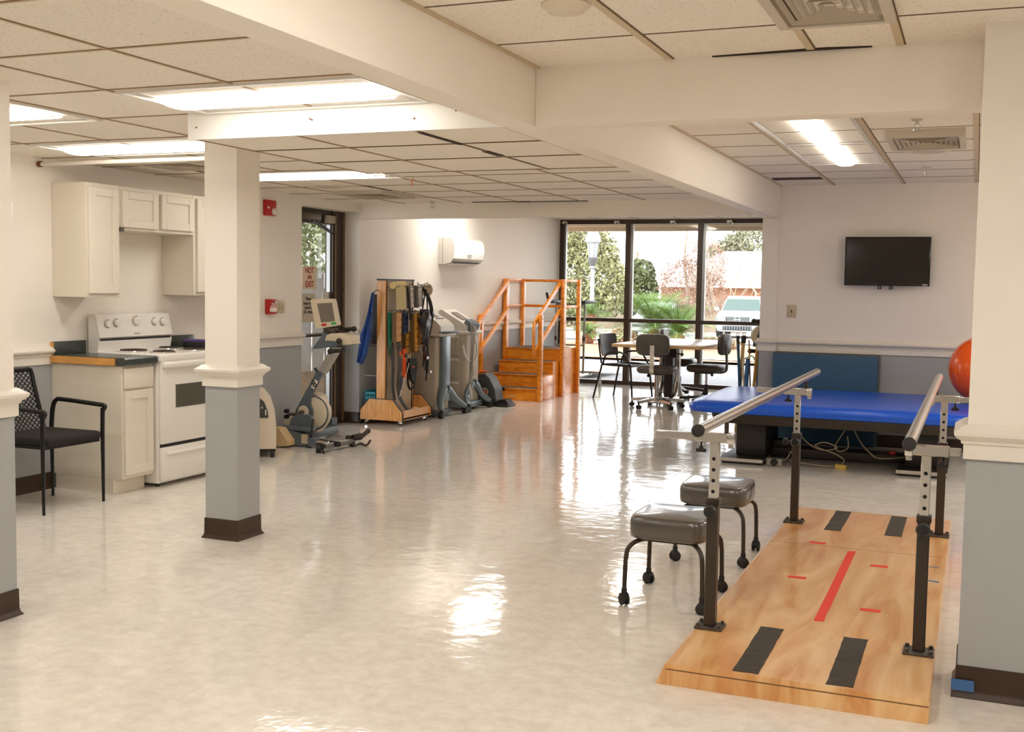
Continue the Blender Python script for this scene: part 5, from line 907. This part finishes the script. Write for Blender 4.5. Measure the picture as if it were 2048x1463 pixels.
slab('bed_ground', -13, 0, 25.5, 37, MULCH, .03); slab('lawn_strip', -8.5, 0, 26.2, 30, LAWN, .05); slab('road', -40, 20, 40, 56, M('road_asphalt', (160, 156, 152), .9, var=.08, vscale=4), 0)
slab('kerb_far', -40, 0, 38.2, 38.7, M('kerb_concrete', (206, 194, 180), .9), .08, 2)
MULCH2 = M('pale_mulch', (206, 184, 158), .95, var=.25, vscale=9); struct(B().sheet([[(-6.0, 7, -.05), (-6.0, 20, -.05)], [(-7.3, 7, .12), (-7.3, 20, .12)], [(-8.2, 7, .34), (-8.2, 20, .34)], [(-20, 7, .5), (-20, 20, .5)]]), 'ground_side', MULCH2)
def leaf_cloud(name, blobs, n, size, mat, parent, o, seed):
    R = random.Random(seed); vs, fs = [], []
    W_ = [b[3]*b[4]*b[5] for b in blobs]; tot = sum(W_)
    for bi, (cx, cy, cz, rx, ry, rz) in enumerate(blobs):
        for _ in range(int(n*W_[bi]/tot)):
            u, t, r = R.uniform(-1, 1), R.uniform(0, 2*PI), R.uniform(.55, 1)**.6; q = math.sqrt(1-u*u)
            p = Vector((cx+rx*r*q*math.cos(t), cy+ry*r*q*math.sin(t), cz+rz*r*u)); s = size*R.uniform(.6, 1.4)
            a = Vector((R.gauss(0, 1), R.gauss(0, 1), R.gauss(0, .6))).normalized(); c_ = a.orthogonal().normalized(); c_ = (Matrix.Rotation(R.uniform(0, 6.3), 3, a) @ c_); d_ = a.cross(c_)
            i = len(vs); p = p-Vector(o); vs += [p-c_*s, p+d_*s*.45, p+c_*s, p-d_*s*.45]; fs.append((i, i+1, i+2, i+3))
    me = bpy.data.meshes.new(name); me.from_pydata([tuple(v) for v in vs], [], fs); me.materials.append(mat); ob = bpy.data.objects.new(name, me); COL.objects.link(ob); ob.parent = parent; return ob
def leafm(nm, rgb, var=.35): return M(nm, rgb, .6, var=var, vscale=1.3)
G1 = leafm('pale_green_leaves', (132, 132, 90)); G2 = leafm('sage_leaves', (128, 128, 102)); G3 = leafm('olive_leaves', (92, 100, 62)); PK = leafm('russet_leaves', (150, 120, 104), .2)
BARK = M('grey_bark', (150, 134, 118), .9, var=.2, vscale=8)
def tree(label, x, y, h, blobs, n, size, mat, trunk=.18, seed=1, group='trees outside the window'):
    o = (x, y, zg(y)); t = thing('garden_tree', label, 'tree', o, group)
    B(o).tube(sm([(x, y, zg(y)-.05), (x+.1, y, zg(y)+h*.3), (x-.1, y, zg(y)+h*.6), (x, y, zg(y)+h*.85)], 5), [trunk*(1-.045*k_) for k_ in range(16)], 10).out('trunk', BARK, t)
    leaf_cloud('crown', [(x+a, y+b_, zg(y)+c_, d_, e, f) for a, b_, c_, d_, e, f in blobs], n, size, mat, t, o, seed); return t
tree('big pale green tree behind the street lamp', -18.6, 54, 7, [(0, 0, 2.8, 2.2, 2.0, 2.2), (-1.8, -.5, 4.4, 2.0, 1.6, 1.9), (1.3, -.5, 2.2, 1.5, 1.5, 1.7), (.0, 0, 4.6, 1.6, 1.4, 1.4), (-2.4, -.5, 2.2, 1.8, 1.5, 2.0), (1.2, 0, 3.9, .9, .8, 1.0), (-.6, 0, 1.4, 2.4, 1.2, 1.2)], 14000, .12, G1, .25, 3)
tree('darker green tree showing at the second window bar', -17.3, 60, 5, [(0, 0, 2.0, 1.2, 1.1, 1.5), (.3, -.3, 3.1, .8, .7, .8)], 3000, .14, G3, .2, 5)
tree('russet and white crape myrtle beyond the middle pane', -13.6, 56, 6, [(0, 0, 2.4, 1.5, 1.1, 1.5), (1.0, 0, 3.5, 1.1, .9, 1.3), (1.2, 0, 2.0, 1.0, 1, 1.2)], 6000, .06, PK, .12, 7)
tree('sage tree rising behind the neighbouring roof', -13.8, 80, 9, [(0, 0, 5.5, 3.2, 2, 1.9), (3.4, 0, 6.0, 2.4, 2, 1.8), (-2.5, 0, 4.5, 2, 1.6, 1.8)], 7000, .16, G2, .25, 11)
tree('sage tree just past the alcove wall end', -9.6, 87, 9, [(0, 0, 5.8, 2.4, 2, 1.8), (-1.5, 0, 6.6, 1.6, 1.4, 1.2)], 3500, .16, G2, .25, 13)
o = (-10.8, 52, zg(52)); bt = thing('bare_tree', 'bare branching tree beside the white SUV', 'tree', o); R_ = random.Random(4); b = B(o)
def branch(p, d, L, r, dep):
    q = p+d*L; m_ = p+d*L*.5+Vector((R_.gauss(0, .05), 0, R_.gauss(0, .05)))*L; b.tube([p, m_, q], [r, r*.85, r*.65], 6)
    if dep:
        for _ in range(2 if dep > 2 else 3):
            e = (d+Vector((R_.gauss(0, .42), R_.gauss(0, .3), R_.gauss(.12, .25)))).normalized(); branch(q, e, L*R_.uniform(.6, .85), r*.62, dep-1)
for dx, dz in ((-.25, 1), (.15, 1.1), (.55, .8), (-.5, .9)): branch(Vector((-10.8+dx*.2, 52, zg(52))), Vector((dx, R_.uniform(-.2, .2), dz)).normalized(), 1.15, .055, 4)
b.out('branches', BARK, bt)
def sago(label, x, y, r, h, n, seed, flat=.35):
    o = (x, y, zg(y)); t = thing('sago_palm', label, 'palm', o, 'sago palms outside the window'); R = random.Random(seed)
    tr = B(o); tr.lathe([(.16, -.05), (.2, .1), (.18, h*.5), (.2, h), (.08, h+.1)], (x, y, zg(y)), 'z', 14).out('trunk', M('palm_trunk', (128, 84, 60), .95, var=.4, vscale=18, bump=.8, bscale=30), t)
    vs, fs = [], []
    for i in range(n):
        a = 2*PI*i/n*2.618+R.uniform(-.1, .1); el = R.uniform(.3, 1.42); L = r*R.uniform(.8, 1.1); P = []
        for k_ in range(13):
            s = k_/12; rr = L*s*math.cos(el*(1-.35*s)); zz = L*(s*math.sin(el)-.55*s*s*(1.1-.4*el)); P.append(Vector((rr*math.cos(a), rr*math.sin(a), h+.05+zz)))
        sd = Vector((-math.sin(a), math.cos(a), 0))
        for k_ in range(1, 12):
            for sub in (0, .5):
                p = P[k_].lerp(P[k_+1], sub) if k_ < 12 else P[k_]; tdir = (P[k_+1]-P[k_]).normalized(); ll = r*.30*math.sin(PI*min(1, .18+.8*k_/12))
                for s_ in (-1, 1):
                    q = p+(sd*s_*.8+tdir*.55+Vector((0, 0, .15))).normalized()*ll; w_ = tdir*.0065*r; j = len(vs); vs += [p-w_, p+w_, q+w_*.3, q-w_*.3]; fs.append((j, j+1, j+2, j+3))
            j = len(vs); w_ = sd*.012; vs += [P[k_]-w_, P[k_]+w_, P[k_+1]+w_, P[k_+1]-w_]; fs.append((j, j+1, j+2, j+3))
    me = bpy.data.meshes.new('fronds'); me.from_pydata([tuple(v) for v in vs], [], fs); me.materials.append(leafm('palm_green', (92, 122, 52), .3)); ob = bpy.data.objects.new('fronds', me); COL.objects.link(ob); ob.parent = t
sago('large sago palm in the middle of the window', -9.1, 33.5, 1.75, .5, 52, 2); sago('second large sago palm crowding the middle one', -8.1, 32.6, 1.45, .4, 40, 5)
sago('tall-trunked sago palm behind the street lamp foot', -13.0, 39.2, .95, .85, 32, 8); sago('low sago palm in front of the street lamp foot', -11.55, 34.5, .85, .28, 38, 9)
def shrub(label, x, y, w, h, mat, n, seed): 
    o = (x, y, zg(y)); t = thing('garden_shrub', label, 'shrub', o, 'low plants outside the window'); leaf_cloud('foliage', [(x, y, zg(y)+h*.5, w, w*.7, h*.6)], n, .06, mat, t, o, seed); B(o).tube([(x, y, zg(y)-.03), (x+.02, y, zg(y)+h*.6)], .02, 6).out('stem', BARK, t)
shrub('low pale shrub at the foot of the second window bar', -9.9, 33, .5, .55, leafm('dry_leaves', (164, 142, 114), .25), 1200, 21); shrub('low dry shrub below the white SUV', -7.3, 34, .8, .35, leafm('dry_leaves', (164, 142, 114), .25), 1200, 22); shrub('low green shrub at the base of the middle sago palm', -8.5, 32, .5, .4, G3, 800, 23)
o = (-13.35, 40.3, zg(40)); lp = thing('street_lamp', 'pale grey street lamp with an acorn lantern', 'street lamp', o); LG = M('lamp_post_grey', (138, 138, 144), .5)
x, y = o[0], o[1]; B(o).lathe([(.15, 0), (.15, .2), (.1, .3), (.085, .5), (.075, 2.6), (.062, 2.62), (.11, 2.66), (.11, 2.7), (.075, 2.74)], (x, y, zg(40)), 'z', 16).out('post', LG, lp)
B(o).lathe([(.1, 2.74), (.165, 2.9), (.19, 3.0), (.19, 3.04)], (x, y, zg(40)), 'z', 18).out('fitter', M('lamp_fitter', (84, 84, 88), .5), lp); B(o).lathe([(.15, 3.04), (.17, 3.2), (.22, 3.55), (.235, 3.62)], (x, y, zg(40)), 'z', 18).out('lantern_glass', M('frosted_glass', (150, 154, 158), .3), lp)
q = B(o); [q.tube([(x+.16*math.cos(a), y+.16*math.sin(a), zg(40)+3.04), (x+.235*math.cos(a), y+.235*math.sin(a), zg(40)+3.62)], .012, 6) for a in [PI*i/3 for i in range(6)]]; q.outs('lantern_rib', LG, lp); B(o).lathe([(.27, 3.60), (.29, 3.66), (.26, 3.86), (.16, 4.0), (.1, 4.03), (.1, 4.1), (.02, 4.12)], (x, y, zg(40)), 'z', 18).out('lantern_cap', M('lamp_cap_white', (142, 146, 152), .4), lp)
def fence(label, p0, p1, h, rgb, zb=None, w=.14, grp='board fences outside'):
    p0, p1 = Vector(p0), Vector(p1); o = p0; f = thing('board_fence', label, 'fence', o, grp); d = (p1-p0); n = int(d.length/w); d.normalize(); sd = Vector((-d.y, d.x, 0)); R = random.Random(n); b = B(o)
    for i in range(n): c_ = p0+d*(w*(i+.5)); r_ = Matrix((d, sd, Vector((0, 0, 1)))).transposed(); hh = h*R.uniform(.985, 1.0); b.box(c_+Vector((-w*.46, -.012, -.05)), c_+Vector((w*.46, .012, hh)), R=r_, pivot=c_)
    b.out('boards', M('fence_%d' % rgb[0], rgb, .85, var=.12, vscale=4), f, 0); b = B(o)
    for z in (h*.2, h*.8): b.bar(p0+sd*.03+Vector((0, 0, z)), p1+sd*.03+Vector((0, 0, z)), .04, .09)
    b.out('rail', M('fence_%d' % rgb[0], rgb, .85), f, 0)
fence('weathered grey board fence behind the street lamp', (-27, 62, zg(62)), (-16.2, 62, zg(62)), 1.75, (142, 128, 112)); fence('weathered board fence between the sago palm and the SUV', (-16.0, 60, zg(60)), (-11.2, 60, zg(60)), 1.75, (150, 136, 120))
fence('white vinyl fence outside the exit door', (-7.95, 9.5, .3), (-7.95, 16, .3), 1.26, (236, 236, 236), None, .30)
for lab, y, h, s in (('shrub towering over the white fence, seen through the door glass', 14.7, 2.1, 31), ('leafy tree filling the top of the door glass', 18.0, 3.3, 33)):
    X_ = -9.3 if y < 16 else -11.3; o = (X_, y, .4); t = thing('garden_shrub', lab, 'shrub', o, 'plants outside the exit door'); leaf_cloud('foliage', [(X_, y, .4+h*.52, .9, 1.3, h*.5)], 5000, .055, leafm('door_leaves', (132, 140, 104), .4), t, o, s); b = B(o); [b.tube(sm([(X_, y, .35), (X_+.1, y+.3*s_, .4+h*.4), (X_+.2, y+.8*s_, .4+h*.8)], 5), .035, 6) for s_ in (-1, .4, 1)]; b.out('stem', BARK, t)
# neighbouring house
o = (-8.0, 66, zg(66)); hs = thing('neighbour_house', 'salmon house with a pale hipped roof beyond the parked SUV', 'house', o); zb = zg(66)
B(o).box((-17, 64, zb), (2, 74, 1.55)).out('wall', M('salmon_stucco', (194, 146, 118), .9), hs); b = B(o); zr_, ze = 3.74, 1.62
b.poly([(-17.6, 63.4, ze), (2.6, 63.4, ze), (-2, 69, zr_), (-14.3, 69, zr_)]).poly([(-17.6, 63.4, ze), (-14.3, 69, zr_), (-17.6, 74.6, ze)]).poly([(2.6, 63.4, ze), (2.6, 74.6, ze), (-2, 69, zr_)]).poly([(-17.6, 74.6, ze), (-14.3, 69, zr_), (-2, 69, zr_), (2.6, 74.6, ze)]); b.out('roof', M('pale_shingle', (176, 167, 160), .9, var=.06, vscale=5), hs, 0)
B(o).box((-17.6, 63.3, 1.5), (2.65, 63.42, 1.62)).cyl((-11.6, 63.35, 1.55), (-11.5, 63.7, 1.3), .06).cyl((-11.5, 63.85, 1.3), (-11.5, 63.85, zb), .06).out('gutter', M('gutter_white', (230, 226, 220), .5), hs); B(o).box((-12.6, 69-.06, zr_-.03), (-4, 69.06, zr_+.05)).out('ridge_cap', M('ridge_grey', (128, 124, 112), .8), hs)
# parked cars, both seen from the front
TYRE = M('tyre_black', (40, 40, 42), .8); CW = M('car_white_paint', (160, 163, 166), .35, coat=.2); CG = M('car_glass', (78, 94, 90), .4, spec=.2); GRL = M('grille_black', (40, 42, 44), .5); HL = M('headlamp_clear', (140, 146, 146), .3)
def car(name, label, loc, rz, paint, suv):        # nose at local -y
    c = thing(name, label, 'car', loc, 'parked cars', rz); H = 1.78 if suv else 1.45; w = .98 if suv else .92; bl = 1.12 if suv else .92; L = 4.7; cl = .28 if suv else .2
    b = B(); sec = []
    for y, zt, ww, z0 in ((-L/2, bl-.32, w*.86, cl+.08), (-L/2+.12, bl-.14, w*.95, cl), (-L/2+.5, bl-.04, w*.985, cl), (-L/2+1.3, bl+.02, w, cl), (L/2-.2, bl+.04, w, cl), (L/2, bl-.1, w*.95, cl+.1)): sec.append([(s*ww*q, y, z) for s, q, z in ((-1, .9, z0), (-1, 1, z0+.25), (-1, 1, zt-.18), (-1, .93, zt-.03), (-1, .7, zt), (1, .7, zt), (1, .93, zt-.03), (1, 1, zt-.18), (1, 1, z0+.25), (1, .9, z0), (-1, .9, z0))])
    b.sheet(sec); b.poly(sec[0][:-1]).poly(sec[-1][:-1]); b.out('body', paint, c, 35)
    y0, y1 = -L/2+1.25, L/2-(.15 if suv else .7); b = B(); sec = [[(s*w*q, yy, z) for s, q, yy, z in ((-1, .90, y0, bl), (1, .90, y0, bl))], [(s*w*.74, y0+.75, H-.09) for s in (-1, 1)], [(s*w*.70, y0+.95, H) for s in (-1, 1)], [(s*w*.70, y1-.5, H) for s in (-1, 1)], [(s*w*.88, y1, bl) for s in (-1, 1)]]
    b.sheet(sec); [b.poly([q[i] for q in sec]) for i in (0, 1)]; b.out('cabin', paint, c, 20)
    n_ = Vector((0, -.75, .62)).normalized()*.012; b = B(); b.poly([Vector((-w*.84, y0+.06, bl+.05))+n_, Vector((w*.84, y0+.06, bl+.05))+n_, Vector((w*.71, y0+.70, H-.13))+n_, Vector((-w*.71, y0+.70, H-.13))+n_]); b.out('windscreen', CG, c)
    for s in (-1, 1): B().poly([(s*w*.885, y0+.3, bl+.06), (s*w*.885, y1-.3, bl+.06), (s*w*.74, y1-.6, H-.12), (s*w*.74, y0+.85, H-.12)]).out('side_window', CG, c); B().box((s*w*1.0-.02, y0+.1, bl+.0), (s*w*1.0+.02+.16*s*0+.0, y0+.2, bl+.1)).box((min(s*w, s*(w+.2)), y0+.05, bl+.02), (max(s*w, s*(w+.2)), y0+.22, bl+.18), bev=.05).out('mirror', CW if suv else GRL, c)
    zt = bl-.2; yf = -L/2
    if suv:
        B().box((-.5, yf-.025, zt-.24), (.5, yf+.12, zt+.0), bev=.03).out('grille', GRL, c); q = B()
        for i in range(-4, 5):
            for j in range(3): q.torus((i*.105+(j % 2)*.05, yf-.03, zt-.05-.07*j), .04, .008, 'y', 6, 5)
        q.out('grille_mesh', HL, c); q = B().torus((0, yf-.05, zt-.12), .115, .017, 'y', 28, 8).box((-.15, yf-.062, zt-.14), (.15, yf-.045, zt-.10), bev=.006); q.out('front_emblem', CW, c)
        B().box((-.62, yf-.01, cl+.06), (.62, yf+.14, cl+.26), bev=.03).out('lower_intake', GRL, c); B().box((-.75, yf-.06, cl+.0), (.75, yf+.14, cl+.06), bev=.02).out('skid_plate', HL, c); q = B(); [q.box((-.55+.11*i, yf-.02, cl+.08), (-.53+.11*i, yf+.0, cl+.24)) for i in range(11)]; q.outs('intake_slat', HL, c)
    else:
        B().prism([(-.5, zt-.02), (.5, zt-.02), (.42, zt-.38), (-.42, zt-.38)], 'y', yf-.02, yf+.12).out('grille', M('grille_grey', (128, 134, 132), .4), c); B().torus((0, yf-.035, zt-.12), .1, .014, 'y', 28, 8).tube(sm([(-.085, yf-.035, zt-.075), (-.03, yf-.035, zt-.12), (0, yf-.035, zt-.15), (.03, yf-.035, zt-.12), (.085, yf-.035, zt-.075)], 4), .013, 6).out('front_emblem', CW, c)
    for s in (-1, 1):
        B().box((min(s*.52, s*w*.93), yf-.0, zt-.16), (max(s*.52, s*w*.93), yf+.25, zt+.02), bev=.04).out('headlamp', HL, c)
        for y in (-L/2+.95, L/2-.95): B().tube([(s*(w-.22), y, .34), (s*(w-.2), y, .34), (s*(w-.02), y, .34), (s*w, y, .34)], [.3, .34, .34, .3], 24).out('wheel', TYRE, c)
    return c
car('parked_suv', 'white SUV parked facing the window, beside the alcove wall end', (-9.55, 50.3, zg(48)), math.radians(4), CW, True); car('parked_car', 'white car parked behind the large sago palm', (-13.1, 49, zg(48)), math.radians(6), CW, False)

# a thing with one piece is that piece: fold lone children into their thing
for e in [q for q in COL.objects if q.type == 'EMPTY' and len(q.children) == 1 and not q.children[0].children]:
    c = e.children[0]; nm = e.name; e.name = 'folded'; c.parent = None
    c.matrix_world = Matrix.LocRotScale(e.location, e.rotation_euler, e.scale) @ Matrix.LocRotScale(c.location, c.rotation_euler, c.scale); c.name = nm
    for k_ in ('label', 'category', 'group'):
        if k_ in e: c[k_] = e[k_]
    bpy.data.objects.remove(e)
